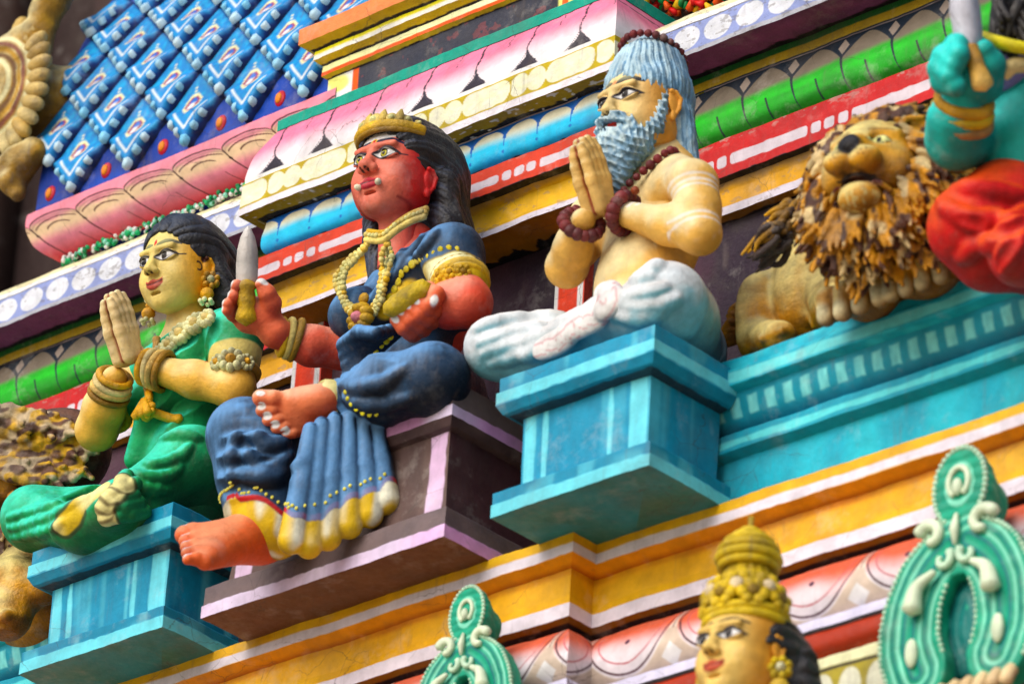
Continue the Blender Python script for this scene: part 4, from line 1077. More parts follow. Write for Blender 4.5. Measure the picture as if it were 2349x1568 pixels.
    for (a1, b1, a2, b2, a3, b3, r, q_) in ((1000, 712, 978, 706, 957, 692, .0300, .0), (986, 734, 960, 722, 936, 702, .0285, .0), (968, 752, 940, 736, 920, 716, .0275, .005), (948, 766, 926, 752, 909, 734, .0245, .01)):
        p0, p1, p2, p3 = PD(a1, b1, d0), PD(a2*.35+a1*.65, b2*.35+b1*.65, d0-.048+q_), PD(a2, b2, d0-.070+q_), PD(a3, b3, d0-.062+q_)
        f.tube([p0, p1, p2, p3], [r*1.15, r*1.1, r, r*.85], .005); dd = (p3-p2)/np.linalg.norm(p3-p2); tl.append((p3, dd, fw))
    T = [PD(995, 690, d0), PD(982, 668, d0-.03), PD(1000, 676, d0-.07), PD(995, 692, d0-.085)]
    f.tube(T, [.034, .031, .028, .024], .01); dd = (T[3]-T[2])/np.linalg.norm(T[3]-T[2]); tl.append((T[3], dd, fw))
    V, Q = f.mesh(); N = normals(V, Q); C = lit(np.broadcast_to(c('#dc6c50'), V.shape), V, N, c('#efa68c'), .7, c('#8c2418'), .5)
    C = nails(C, V, N, tl, .0150, c('#e6e0ea')); sk.add(V, Q, C)
    # left foot lying across the right thigh, toes to the left
    d0 = 17.14; f = Field(PD(665, 945, d0)-.30, PD(665, 945, d0)+.30, .0028); tn = []
    ank = PD(752, 926, d0+.04); f.cap(PD(775, 925, d0+.06), ank, .060, .058, .03); f.ell(PD(712, 932, d0+.02), (.10, .075, .060), .04)
    for i, (a1, b1, a2, b2, a3, b3, r) in enumerate(((662, 921, 628, 914, 598, 912, .0285), (664, 940, 628, 938, 601, 941, .0215), (672, 957, 640, 960, 615, 963, .0205), (682, 972, 655, 978, 634, 982, .0195), (697, 984, 675, 992, 658, 996, .0175))):
        p1, p2, p3 = PD(a1, b1, d0), PD(a2, b2, d0-.015), PD(a3, b3, d0-.008)
        f.cap(ank+v3(-.02, 0, .01-.008*i), p1, .050, r*1.3, .03); f.tube([p1, p2, p3], [r*1.1, r*.95, r*.95], .006)
        dd = (p3-p2)/np.linalg.norm(p3-p2); tn.append((p3-dd*.004, dd, fw*.8+v3(0, 0, -.45)))
    V, Q = f.mesh(); N = normals(V, Q); C = lit(np.broadcast_to(c('#e08060'), V.shape), V, N, c('#f3b89c'), .8, c('#b03a22'), .6)
    C = nails(C, V, N, tn, .0135, c('#eee8ee')); sk.add(V, Q, C)
    # right foot hanging over the base
    an = WX(590, 1225, -.03); f = Field((-.42, -1.62, -1.52), (.20, -.90, -1.0), .0030)
    f.cap(an+v3(.02, .04, .06), an, .075, .070, .03); f.ell(an+v3(.02, .03, -.035), (.055, .06, .045), .05)
    bl = [WX(478, 1210+i*16, -.115-.018*i) for i in range(5)]
    for i in range(5):
        r = [.034, .024, .022, .021, .019][i]; p = WX(462+i*2, 1232+i*14, -.10+.034*i); q = p+v3(-.018, -.055, -.008)
        f.cap(an+v3(0, -.01, -.01), p, .058, r*1.35, .05); f.tube([p, p*.5+q*.5+v3(0, 0, .006), q], [r*1.15, r*1.05, r*.9], .008)
        dd = v3(-.3, -.95, -.1); tn[i] = (q, dd, v3(-.1, .3, -1))
    V, Q = f.mesh(); N = normals(V, Q); C = lit(np.broadcast_to(c('#dc6e4c'), V.shape), V, N, c('#efa080'), .6, c('#c8552c'), .5)
    C = mix(C, c('#a81c18'), inside(np.linalg.norm(V-an-v3(.03, 0, 0), axis=1)-.075, .03)*.85)
    C = nails(C, V, N, tn, .013, c('#d9cfd6')); sk.add(V, Q, C)
    sk.build('body', root, M_SKIN)
    # tusks
    for sx in (-1, 1): m = MB(); tube_mesh(m, fr.w([(sx*.18, -.70, -.50), (sx*.215, -.76, -.53), (sx*.24, -.80, -.51)]), [.008, .0115, .009], c('#e6dcc4'), 10); m.build('tusk', root, M_SKIN)
    # crown
    m = MB(); a = np.radians(np.linspace(-168, -12, 40)); base = np.stack([.665*np.cos(a), .05+.74*np.sin(a), .60+.05*np.cos(a*2)*0+.0*a], 1)
    tube_mesh(m, fr.w(base+[0, 0, -.03]), .0115, GOLD2, 8); tube_mesh(m, fr.w(base*[.99, .99, 1]+[0, 0, .05]), .018, GOLD, 8)
    for t, rr, hh in ((-90, .15, .16), (-62, .12, .13), (-118, .12, .13), (-38, .10, .10), (-142, .10, .10), (-20, .07, .08), (-160, .07, .08)):
        t = math.radians(t); p = np.array([.63*math.cos(t), .05+.70*math.sin(t), .77]); n_ = np.array([math.cos(t), math.sin(t), .2])
        aa, bb, dd = rot_frame(n_); R = fr.R@np.stack([aa, bb, dd], 1)
        ball(m, fr.w(p), (rr*s, rr*s*1.1, rr*s*.55), mix(GOLD, GW, .45), 8, R); ball(m, fr.w(p+n_*.05), (rr*s*.5, rr*s*.5, rr*s*.5), GW, 6, R)
    for t in (-76, -104, -50, -130):
        t = math.radians(t); p = np.array([.63*math.cos(t), .05+.70*math.sin(t), .74]); tube_mesh(m, fr.w([p, p+[0, .02, .14], p+[0, .05, .25]]), [.016, .014, .004], mix(GOLD, GW, .3), 8)
    m.build('crown', root, M_GOLD)
    # hair
    f = Field((-1.3, -.9, -2.6), (2.0, 2.4, 1.5), .0034/s)
    f.ell((0, .22, .38), (.77, .84, .78), 0); f.ell((.04, .65, .35), (.78, .72, .80), .2)
    f.cap((.12, .90, .15), (.26, 1.08, -.9), .66, .52, .3); f.cap((.26, 1.08, -.9), (.34, 1.10, -1.75), .50, .24, .3)
    f.tube([(-.62, .35, -.2), (-.58, .35, -1.0), (-.50, .25, -1.75)], [.26, .20, .12], .2); f.tube([(.70, .50, -.1), (.74, .62, -.9), (.70, .85, -1.7)], [.24, .22, .14], .2)
    f.ell((0, -.72, -.20), (.72, .72, .80), .05, sub=True); f.ell((0, -.1, -1.2), (.52, .62, .62), .05, sub=True)
    def locks(x, y, z):                                        # thick locks swept back from the brow and falling behind
        r = np.hypot(y+.35, z+1.55); n = noise(x*1.6, y*1.6, z*1.6, 5); th = np.arctan2(x, r-1.50+.0*z)
        return -.060*np.abs(np.sin(th*9+2.2*n))**.55+.036-.018*np.abs(np.sin(th*27+4*n))
    f.disp(locks, .16)
    f.disp(lambda x, y, z: .016*noise(x*13, y*13, z*5, 6)-.008, .1)
    V, Q = f.mesh(); W = fr.w(V); N = normals(W, Q)
    C = lit(np.broadcast_to(c('#16171f'), V.shape), W, N, c('#4a5268'), .7, c('#08080c'), .5, sc=70)
    mesh('hair', W, Q, C, root, M_HAIR)

    # ---------------- sari
    NV, NB, ND = c('#263f5a'), c('#6a94c2'), c('#0c1524')
    YB, YBD = c('#d4b430'), c('#8f7a14')
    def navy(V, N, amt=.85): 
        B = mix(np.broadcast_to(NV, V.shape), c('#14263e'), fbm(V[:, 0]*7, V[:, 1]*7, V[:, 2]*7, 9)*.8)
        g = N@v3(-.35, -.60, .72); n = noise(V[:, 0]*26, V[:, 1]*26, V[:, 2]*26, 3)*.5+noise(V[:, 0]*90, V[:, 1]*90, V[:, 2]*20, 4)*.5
        B = mix(B, NB, sstep(.22, .95, g+(n-.5)*.55)*amt); return mix(B, ND, sstep(.15, -.5, g+(n-.5)*.3)*.9)  # brushed blue highlights, with light and shade painted in by facing
    # bodice and shoulder drape
    f = Field((-.45, -1.12, -.75), (.62, -.28, .16), .0040)
    f.ell((.075, -.54, -.13), (.235, .155, .21), 0); f.ell((.09, -.60, -.42), (.165, .135, .22), .08); f.ell((.11, -.55, -.62), (.22, .19, .14), .08)
    for sx in (-1, 1): f.ell((.07+sx*.105, -.69, -.19), (.105, .10, .095), .04)
    f.cap((.04, -.52, -.04), sR+v3(0, -.01, -.0), .10, .080, .05); f.cap(sR, sR*.45+eR*.55, .076, .066, .03)
    f.cap((.10, -.53, .0), sL+v3(.01, 0, .01), .10, .096, .06); f.cap(sL, sL*.45+eL*.55, .096, .092, .04)
    f.tube([(.30, -.60, .0), (.20, -.70, -.12), (.06, -.73, -.27), (-.02, -.70, -.40)], [.07, .065, .05, .045], .04)
    folds(f, (.22, -.62, -.08), (.30, .25, .28), (.7, .1, -.72), .010, 14, 1.0, 4); folds(f, (.05, -.68, -.48), (.2, .2, .18), (.7, .2, -.6), .010, 16, 1.0, 6)
    ridges(f, [[(700, 850), (650, 980), (570, 1120)], [(780, 850), (720, 980), (620, 1110), (540, 1220)], [(850, 880), (770, 990), (660, 1110)], [(620, 900), (590, 1000), (530, 1120)]], .014, .018, T3(688.2, .3658, 200.7, .3658))
    # neck hole
    f.ell((.055, -.66, .10), (.12, .13, .12), .03, sub=True)
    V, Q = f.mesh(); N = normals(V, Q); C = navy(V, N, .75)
    hemL = [(1098, 640), (1083, 612), (1052, 598), (1015, 605), (985, 635), (955, 668)]
    bodice_V = V
    # border strip of yellow on the drape: a band across from the shoulder to the waist, found on the surface
    bpts = pick(V, [(1080, 590), (1045, 585), (1010, 600), (975, 625), (942, 655), (905, 690), (880, 715)], .010)
    d, u = seg_d(V, bpts); C = mix(C, mix(np.broadcast_to(YB, V.shape), c('#f0e6b8'), sstep(.3, .7, noise(V[:, 0]*9, V[:, 1]*9, V[:, 2]*9, 2))), inside(d-.034, .003))
    C = mix(C, YBD, inside(np.abs(d-.034)-.004, .003)*.7)
    cut = sL*.40+eL*.60; ud = (eL-sL)/np.linalg.norm(eL-sL); q = (V-cut)@ud; near = np.linalg.norm(V-cut-q[:, None]*ud, axis=1) < .13
    C = mix(C, YB*.85, inside(np.abs(q-.03)-.03, .004)*near*(V[:, 0] > .3))
    mesh('blouse', V, Q, C, root, M_CLOTH)
    m = MB()
    dots(m, pick(V, [(1062, 568), (1035, 562), (1005, 568), (978, 584), (950, 604), (925, 628), (902, 655), (885, 680), (872, 703)], .010), (.1, -.9, -.3), .0125, mix(YB, c('#f0dc60'), .5), .027, .25, .3)
    m.build('border_dots', root, M_GOLD)
    # skirt: both legs
    hp = v3(.12, -.50, -.60); kL = WX(1000, 872, .55); fL = WX(775, 925, .21); kR = WX(562, 1000, -.10); aR = WX(585, 1165, -.04)
    f = Field((-.42, -1.55, -1.48), (.86, -.25, -.42), .0046)
    f.ell(hp, (.26, .20, .14), 0); f.ell((.30, -.72, -.62), (.20, .18, .13), .08)
    f.tube([hp+v3(.14, -.05, .02), hp*.4+kL*.6+v3(.02, 0, .03), kL], [.13, .125, .105], .07); f.tube([kL+v3(-.01, -.02, .0), kL*.5+fL*.5+v3(0, -.01, .005), fL+v3(.02, 0, 0)], [.105, .100, .070], .06)
    f.tube([hp+v3(-.06, -.12, -.05), hp*.45+kR*.55-v3(0, 0, .02), kR], [.12, .115, .108], .07); f.tube([kR, kR*.45+aR*.55+v3(.01, 0, 0), aR], [.112, .105, .095], .06)
    # cloth slung between the shins and pleats falling at the right
    f.cap((.0, -1.08, -.84), (.02, -1.05, -1.10), .10, .11, .08); f.rbox((.19, -.86, -.96), (.13, .06, .14), .05, .06)
    tU = ((712, 985), (738, 972), (768, 962), (800, 958), (830, 958), (862, 965)); bU = ((668, 1240), (708, 1250), (752, 1232), (800, 1205), (848, 1180), (888, 1150))
    for i in range(6):
        a_, b_ = PD(*tU[i], 17.03+.02*i), PD(*bU[i], 16.90+.025*i); f.tube([a_, a_*.5+b_*.5, b_], [.024, .034, .043], .010)
    folds(f, (.0, -1.16, -.93), (.13, .22, .17), lambda x, y, z: z-1.9*(x-.02)**2, .020, 14, .7, 5)
    folds(f, kL*.6+fL*.4, (.25, .2, .2), lambda x, y, z: z*.8+x*.6, .008, 12, 1.2, 8); folds(f, fL+v3(.05, 0, 0), (.14, .14, .14), (.9, 0, .3), .010, 22, .8, 2)
    ridges(f, [[(180, 780), (250, 855), (340, 860), (430, 760)], [(160, 860), (245, 920), (345, 905), (425, 830)], [(215, 715), (300, 755), (400, 730)],
               [(640, 540), (720, 590), (820, 600), (930, 560)], [(620, 480), (700, 500), (800, 480), (900, 420)], [(150, 700), (130, 800), (130, 920)]], .013, .030, T3(458.8, .512, 630.8, .512))
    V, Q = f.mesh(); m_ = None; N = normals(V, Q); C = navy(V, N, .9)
    # hem: yellow border at the bottom edge, found as a surface strip
    hem = pick(V, [(525, 1185), (560, 1205), (610, 1225), (660, 1248), (710, 1258), (752, 1240), (798, 1216), (845, 1190), (888, 1160)], .02)
    d, u = seg_d(V, hem); x, y, z = V.T
    px = 1174.5+2349*FPX*((V-CAM)@CR)/((V-CAM)@fw)      # (only used here to measure along the hem)
    hz = np.interp(x, hem[np.argsort(hem[:, 0]), 0], hem[np.argsort(hem[:, 0]), 2])
    low = hz+.060+.022*np.abs(np.sin(x*26))*(x > -.02)
    g_ = inside(z-low, .004); C = mix(C, mix(np.broadcast_to(YB, V.shape), c('#f2ebd0'), sstep(.35, .75, N[:, 2]*.2+noise(x*30, y*30, z*3, 2))), g_)
    C = mix(C, YBD, sstep(.1, -.5, N[:, 0])*g_*.5)
    C = mix(C, c('#a8182c'), inside(np.abs(z-low-.010)-.009, .003)*(x > -.06))
    C = mix(C, c('#3a2a10'), inside(z-hz+.065, .006)*.6)
    dd, uu = seg_d(V, [fL+v3(.0, 0, 0), fL+v3(-.03, 0, 0)]); cuffm = inside(np.linalg.norm(V-fL-v3(-.035, 0, 0), axis=1)-.095, .004)
    C = mix(C, mix(np.broadcast_to(YB, V.shape), c('#ece4c0'), .6), cuffm)
    for i in range(6):                                         # pale dry-brushed pleat crests, a highlight painted where they face the camera
        a_, b_ = PD(*tU[i], 17.03+.02*i), PD(*bU[i], 16.90+.025*i); dd_, _u = seg_d(V, [a_, b_]); C = mix(C, NB, inside(dd_-.050, .01)*sstep(.45, .85, N@(-fw))*(1-g_)*.75)
    sm = mesh('sari', V, Q, C, root, M_CLOTH)
    m = MB(); tube_mesh(m, [PD(734, 917, 17.16), PD(742, 919, 17.16), PD(762, 923, 17.19), PD(778, 928, 17.22)], [.060, .070, .074, .070], c('#d8cfa0'), 20, c('#bfae54')); m.build('ankle_cuff', root, M_CLOTH)
    m = MB()
    ys = np.linspace(-.17, .40, 46)
    P = []
    for xx in ys:
        hzz = np.interp(xx, hem[np.argsort(hem[:, 0]), 0], hem[np.argsort(hem[:, 0]), 2]); zz = hzz+.060+.022*abs(math.sin(xx*26))*(xx > -.02)+.034
        k = np.nonzero((np.abs(x-xx) < .006) & (np.abs(z-zz) < .008))[0]
        if len(k): P.append(V[k[np.argmin(y[k])]])
    for p in P: ball(m, p, (.0075, .004, .0065), c('#e8d878'), 5)
    cp = pick(V, [(783, 893), (790, 915), (803, 935), (825, 950), (850, 957), (870, 955)], .01)
    dots(m, cp, (0, -1, -.3), .0095, c('#e9d860'), .022); m.build('border_dots', root, M_GOLD)
    # tucked end of the sari over the lap
    f = Field((-.20, -1.12, -.66), (.45, -.40, -.30), .004)
    for i in range(5):
        a_, b_ = WX(920-i*14, 752+i*3, .26), WX(812-i*5, 880-i*22, .06+.0*i); mid_ = a_*.5+b_*.5+v3(0, -.01, .02)
        f.tube([a_, mid_, b_+v3(0, 0, .0)], [.022, .025, .030], .008)
    V, Q = f.mesh(); N = normals(V, Q); mesh('sari_end', V, Q, navy(V, N, 1.0), root, M_CLOTH)
    m = MB(); dots(m, pick(V, [(905, 775), (885, 795), (862, 815), (840, 835), (820, 852)], .012), (.2, -.9, -.1), .011, c('#e4d45c'), .030); m.build('border_dots', root, M_GOLD)

    # ---------------- jewellery
    bV = bodice_V
    m = MB()
    nk = curve(pick(bV, [(985, 492), (950, 505), (918, 525), (893, 545), (872, 548), (850, 545)], .02)+v3(0, -.012, 0), 8)
    for k in range(3): tube_mesh(m, nk+v3(0, -.004*k, .016-.016*k), .0115, mix(GOLD, GW, .25*k), 8)
    m.build('collar', root, M_GOLD)
    beads('collar_beads', nk+v3(0, -.016, .0), .0085, mix(GOLD, GW, .4), root, M_GOLD, col2=GW, jit=.2)
    m = MB(); flower(m, spray(bV, 852, 553, (0, 0, 0), .02)+v3(0, -.02, 0), (-.1, -1, .1), .036, GOLD, c('#b81e2a'), 8); flower(m, spray(bV, 893, 548, (0, 0, 0), .02)+v3(0, -.02, 0), (.1, -1, .1), .034, GOLD, GOLD2, 8)
    m.build('collar_flower', root, M_GOLD)
    for k, col in enumerate((GOLD, mix(GOLD, GW, .6), GOLD)):
        o = k*11-11
        L1 = pick(bV, [(852, 560), (828+o*.6, 585), (800+o*.7, 615), (785+o*.8, 645), (790+o*.8, 680-o*.2), (806+o*.5, 705-o*.7), (828+o*.1, 722-o), (852, 715-o), (868-o*.3, 690-o*.5), (876-o*.6, 655), (882-o*.7, 620), (890-o*.6, 585), (896, 560)], .014)
        P = curve(L1+v3(0, -.014, 0), 6); beads('long_necklace', P, .0105, col, root, M_GOLD, step=.0165, col2=GW, jit=.25)
    m = MB(); p = spray(bV, 834, 726, (0, 0, 0), .02)+v3(0, -.03, 0); flower(m, p, (-.15, -1, -.1), .052, GOLD, c('#d98a9a'), 9, .5); ball(m, p+v3(0, .01, .075), (.02, .015, .02), GOLD2, 6)
    m.build('pendant', root, M_GOLD)
    d = (eL-sL)/np.linalg.norm(eL-sL); ac = sL+d*.135
    m = MB(); tube_mesh(m, ring(ac+d*.02, d, .083, 24), .012, GOLD, 8); tube_mesh(m, ring(ac-d*.03, d, .084, 24), .010, GOLD2, 8); tube_mesh(m, ring(ac-d*.005, d, .081, 24), .018, mix(GOLD, GW, .15), 8)
    for a_ in (-.5, 0, .5): flower(m, ac+v3(math.sin(a_+.35), -math.cos(a_+.35), -.05)*.088, (math.sin(a_+.35), -math.cos(a_+.35), -.1), .026, GOLD, GOLD2, 6)
    m.build('armband', root, M_GOLD)
    d = (eR-sR)/np.linalg.norm(eR-sR); ac = eR-d*.09
    m = MB(); tube_mesh(m, ring(ac, d, .070, 24), .016, GOLD, 8); [flower(m, ac+v3(math.sin(a_), -math.cos(a_), 0)*.078, (math.sin(a_), -math.cos(a_), 0), .036, mix(GOLD, GW, .3), GOLD2, 7) for a_ in (-.9, -.2, .5)]
    m.build('armband', root, M_GOLD)
    d = (wR-eR)/np.linalg.norm(wR-eR); m = MB()
    for k in range(3): tube_mesh(m, ring(wR-d*(.002+.024*k), d+v3(0, 0, .12*(k-1)), .056+.004*k, 26), .0125, [GOLD, mix(GOLD, GW, .5), GOLD2][k], 8)
    m.build('bangles', root, M_GOLD)
    # ---- knife and club
    kd = v3(.03, .02, 1.0); kd = kd/np.linalg.norm(kd); d0 = dep(wR)-.03; kb = PD(564, 738, d0-.045)
    kn_ = empty('knife', kb, 'broad pale grey knife with a yellow grip held upright by the red-faced goddess', 'knife')
    top_ = PD(569, 518, d0-.03); kd = (top_-kb); Lk = np.linalg.norm(kd); kd /= Lk
    sidev = np.cross(kd, v3(.684, -.6, -.3)); sidev /= np.linalg.norm(sidev); nv = np.cross(sidev, kd)
    m = MB(); prof = [(.38, .030), (.45, .035), (.60, .036), (.75, .033), (.88, .024), (.96, .012), (1.0, .001)]
    rings = []
    for t, w_ in prof:
        cc = kb+kd*Lk*t; rings.append([cc+sidev*w_, cc+nv*.011*min(1, w_/.02), cc-sidev*w_, cc-nv*.011*min(1, w_/.02)])
    Vb = np.array(rings).reshape(-1, 3); Fb = [(i*4+j, i*4+(j+1) % 4, i*4+4+(j+1) % 4, i*4+4+j) for i in range(len(prof)-1) for j in range(4)]
    m.add(Vb, Fb, c('#c9c6c4')); m.build('blade', kn_, M_SKIN, False)
    m = MB(); tube_mesh(m, [kb+kd*Lk*t for t in (0, .03, .09, .16, .2, .27, .33, .37, .41)], [.026, .036, .033, .026, .030, .030, .026, .034, .028], c('#c9a824'), 14, mix(GOLD, c('#8a7020'), .5)); m.build('grip', kn_, M_GOLD)
    wL = WX(985, 700, .37); cl = empty('short_club', WX(886, 716, .23), 'short rounded yellow club gripped in the left hand of the red-faced goddess', 'club')
    m = MB(); d0 = dep(wL)-.05; g0 = PD(884, 716, d0-.07); g1 = PD(975, 658, d0-.06); tube_mesh(m, [g0+(g1-g0)*t for t in (-.02, .02, .08, .3, .6, .9, 1.05, 1.1)], [.008, .020, .027, .034, .035, .032, .027, .012], c('#c2a92e'), 16); o = m.build('club_head', cl, M_GOLD)
make_goddess()
def make_green():
    root = empty('worshipper_statue', (-.86, -.7, -.885), 'praying woman statue in a green sari sitting cross-legged on the left pedestal', 'statue')
    X0 = -.82; hc = WX(409, 618, X0); s = .172; fr = Frame(hc, s, yaw=3, pitch=11)
    GOLD, GW, GD = c('#d3a21f'), c('#f3e2b4'), c('#94701a')
    sk = Skin()
    V, Q = head_mesh(fr, .0020, fat=1.10, ear=1.1, ear_z=-.12, smile=1.1); N = normals(V, Q)
    C = face_paint(V, N, c('#f5c884'), c('#d8a04c'), '#17141e', c('#b04a3a'), c('#1f1a1a'), look=-.03, eh=1.0, brow_w=.045, tail=.13, brow_z=.02, bindi=None, smile=1.1)
    x, y, z = V.T
    C = mix(C, c('#f5df9e'), sstep(.05, .6, z)*(y < -.3)*sstep(.55, .2, np.abs(x))*.5)
    C = mix(C, c('#c8262a'), inside(np.hypot(x*1.8, (z-.40)*.9)-.06, .01)*(y < -.2))
    C = mix(C, c('#3a1a10'), np.maximum(inside(np.abs(np.hypot(y+.16, z+.14)-.085)-.020, .01)*(y > -.20), inside(np.hypot(y+.02, z-.02)-.07, .02))*(x > .45)*(y < .1))
    sk.add(fr.w(V), Q, C)
    SK, HI, LO = c('#e4ae62'), c('#f5d2a0'), c('#a67c3c')
    sL, eL, wL = WX(538, 775, -.53), WX(540, 893, -.50), WX(352, 850, -.79)+v3(0, -.03, 0)
    sR, eR, wR = v3(-1.06, -.72, -.13), WX(222, 985, -1.04), WX(262, 868, -.89)
    f = Field((-1.30, -1.25, -.85), (-.30, -.45, .12), .0042)
    f.ell((X0, -.65, -.25), (.18, .11, .20), 0); f.ell((X0+.0, -.70, -.50), (.13, .11, .18), .08); f.cap((X0, -.72, .06), (X0, -.66, -.10), .068, .10, .06)
    for sx, s_ in ((1, sL), (-1, sR)): f.cap((X0, -.67, -.07), s_, .08, .070, .07)
    f.tube([sL, (sL+eL)/2, eL], [.070, .064, .062], .03); f.tube([eL, eL*.55+wL*.45, wL], [.064, .060, .042], .03)
    f.tube([sR, (sR+eR)/2, eR], [.070, .062, .062], .03); f.tube([eR, eR*.55+wR*.45, wR], [.070, .068, .042], .03)
    V, Q = f.mesh(); N = normals(V, Q); C = lit(np.broadcast_to(SK, V.shape), V, N, HI, .8, LO, .6)
    d, u = seg_d(V, [sL, eL]); L = np.linalg.norm(eL-sL); C = mix(C, c('#a5563a'), inside(u-L*.50, .01)*(d < .1)*(V[:, 0] > -.66))
    sk.add(V, Q, C)
    praying(sk, X0-.005, v3(X0, wL[1]-.02, wL[2]+.01), .245, c('#ebc496'), c('#f5deb8'), c('#c99648'), c('#8a3418'))
    sk.build('body', root, M_SKIN)
    # hair
    f = Field((-1.2, -1.1, -1.5), (1.5, 1.7, 1.4), .0032/s)
    f.ell((0, .24, .36), (.80, .86, .80), 0); f.cap((.15, .75, .2), (.35, .98, -.55), .62, .45, .25); f.cap((.60, .30, .35), (.78, .48, -.70), .22, .26, .15); f.cap((-.55, .3, .2), (-.45, .5, -.8), .25, .2, .15)
    f.ell((0, -.76, -.10), (.70, .68, .78), .05, sub=True); f.ell((0, -.20, -.95), (.56, .60, .60), .05, sub=True)
    f.cap((-.9, -.02, -.14), (.80, -.02, -.14), .20, .20, .08, sub=True)
    def wav(x, y, z):
        r = np.hypot(y+.3, z+1.2); th = np.arctan2(x, r-1.3)
        return -.045*np.abs(np.sin(th*8+1.1*np.sin(r*9)+2.5*noise(x*2, y*2, z*2, 5)))**.6+.025-.035*inside(np.abs(x)-.02, .03)*(z > .7)
    f.disp(wav, .15); V, Q = f.mesh(); W = fr.w(V); N = normals(W, Q)
    mesh('hair', W, Q, lit(np.broadcast_to(c('#15161c'), V.shape), W, N, c('#3d4658'), .5, c('#08080c'), .5, sc=80), root, M_HAIR)
    # sari
    GR, GH, GDK = c('#14a070'), c('#62dcc0'), c('#07603c')
    YB, YL_ = c('#cbb038'), c('#eee0b0')
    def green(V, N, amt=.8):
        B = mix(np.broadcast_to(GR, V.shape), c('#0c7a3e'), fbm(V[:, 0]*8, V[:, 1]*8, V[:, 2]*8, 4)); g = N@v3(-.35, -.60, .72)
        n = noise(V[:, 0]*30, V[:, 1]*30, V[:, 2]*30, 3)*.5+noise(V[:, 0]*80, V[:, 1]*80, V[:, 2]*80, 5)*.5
        B = mix(B, GH, sstep(.20, .90, g+(n-.5)*.5)*amt); return mix(B, GDK, sstep(.15, -.5, g+(n-.5)*.3)*.85)  # brushed green highlights; light and dark sides painted into the colour
    f = Field((-1.20, -1.12, -.80), (-.35, -.45, .05), .004)
    f.ell((X0, -.65, -.24), (.20, .13, .20), 0); f.ell((X0+.01, -.70, -.47), (.135, .12, .17), .08); f.ell((X0+.01, -.70, -.68), (.17, .15, .14), .08)
    for sx in (-1, 1): f.ell((X0+sx*.095, -.755, -.26), (.095, .085, .085), .04)
    f.cap((X0+.02, -.67, -.07), sL+v3(.01, 0, .01), .09, .086, .06); f.cap(sL, sL*.6+eL*.4, .088, .086, .04); f.cap((X0, -.71, -.09), sR*.7+v3(X0, -.71, -.09)*.3, .09, .07, .05)
    f.tube([(X0+.20, -.72, -.06), (X0+.10, -.79, -.20), (X0-.02, -.82, -.36), (X0-.09, -.80, -.50)], [.06, .05, .045, .04], .03)
    f.ell((X0, -.79, .05), (.11, .12, .10), .03, sub=True); folds(f, (X0+.1, -.8, -.2), (.25, .25, .3), (.6, .1, -.7), .010, 15, 1, 3)
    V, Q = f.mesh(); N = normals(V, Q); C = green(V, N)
    bV = V
    ud = (eL-sL)/np.linalg.norm(eL-sL); q = (V-(sL*.6+eL*.4))@ud; near = (np.linalg.norm(V-(sL*.6+eL*.4)-q[:, None]*ud, axis=1) < .12)*(V[:, 0] > X0+.17)
    C = mix(C, mix(np.broadcast_to(YB, V.shape), YL_, .4), inside(np.abs(q-.010)-.030, .004)*near); C = mix(C, c('#1d9a6a'), inside(np.abs(q-.062)-.018, .003)*near)
    d, u = seg_d(V, pick(V, [(545, 800), (505, 790), (470, 800), (435, 830), (405, 860)], .012)); C = mix(C, mix(np.broadcast_to(YB, V.shape), YL_, .3), inside(d-.022, .003)*(1-near))
    mesh('blouse', V, Q, C, root, M_CLOTH)
    BK = fw*.16; hp = v3(X0, -.66, -.74)+BK; kL = WX(436, 1058, -.55)+BK; kR = WX(66, 1190, -1.17)+BK
    f = Field((-1.45, -1.36, -1.02), (-.28, -.42, -.48), .0042)
    f.ell(hp, (.20, .18, .13), 0); f.ell((X0, -.82, -.68), (.15, .12, .10), .06)
    f.tube([hp+v3(.10, -.02, 0), hp*.45+kL*.55+v3(.02, 0, .02), kL], [.125, .130, .120], .06); f.tube([hp+v3(-.10, -.02, 0), hp*.45+kR*.55, kR], [.125, .115, .108], .06)
    f.tube([kL+v3(-.02, -.02, -.03), v3(X0+.10, -1.04, -.82), v3(X0-.12, -1.05, -.84)], [.105, .07, .055], .05); f.tube([kR+v3(.02, 0, -.02), v3(X0-.08, -1.0, -.84), v3(X0+.14, -.92, -.84)], [.09, .07, .06], .05)
    ridges(f, [[(20, 1240), (150, 1205), (280, 1150), (370, 1110)], [(25, 1290), (140, 1255), (260, 1195), (340, 1150)], [(40, 1335), (150, 1305), (230, 1260)], [(540, 1005), (610, 1025), (690, 1000), (740, 950)], [(510, 1045), (570, 1075), (650, 1075), (720, 1040)], [(520, 1085), (590, 1130), (680, 1140)], [(600, 930), (700, 905), (790, 920)]], .016, .018, T3(0, .5852, 458.8, .5852))
    # fan of pleats in front, laid on the surface of the lap
    V0, _ = f.mesh(); pl = []
    for (a1, b1), (a2, b2) in zip(((345, 1172), (332, 1150), (316, 1126), (300, 1100), (290, 1078)), ((238, 1196), (226, 1168), (236, 1142), (258, 1120), (280, 1102))):
        L = [spray(V0, a1+(a2-a1)*t, b1+(b2-b1)*t+6*math.sin(t*3), (0, 0, 0), .02)-fw*.020 for t in (0, .33, .66, 1)]
        L = [p for p in L if abs(p).sum() > 0]
        for p, q in zip(L[:-1], L[1:]):
            if np.linalg.norm(q-p) < .2: f.cap(p, q, .026, .031, .004)
        pl.append((L[0], L[-1]))
    V, Q = f.mesh(); N = normals(V, Q); C = green(V, N)
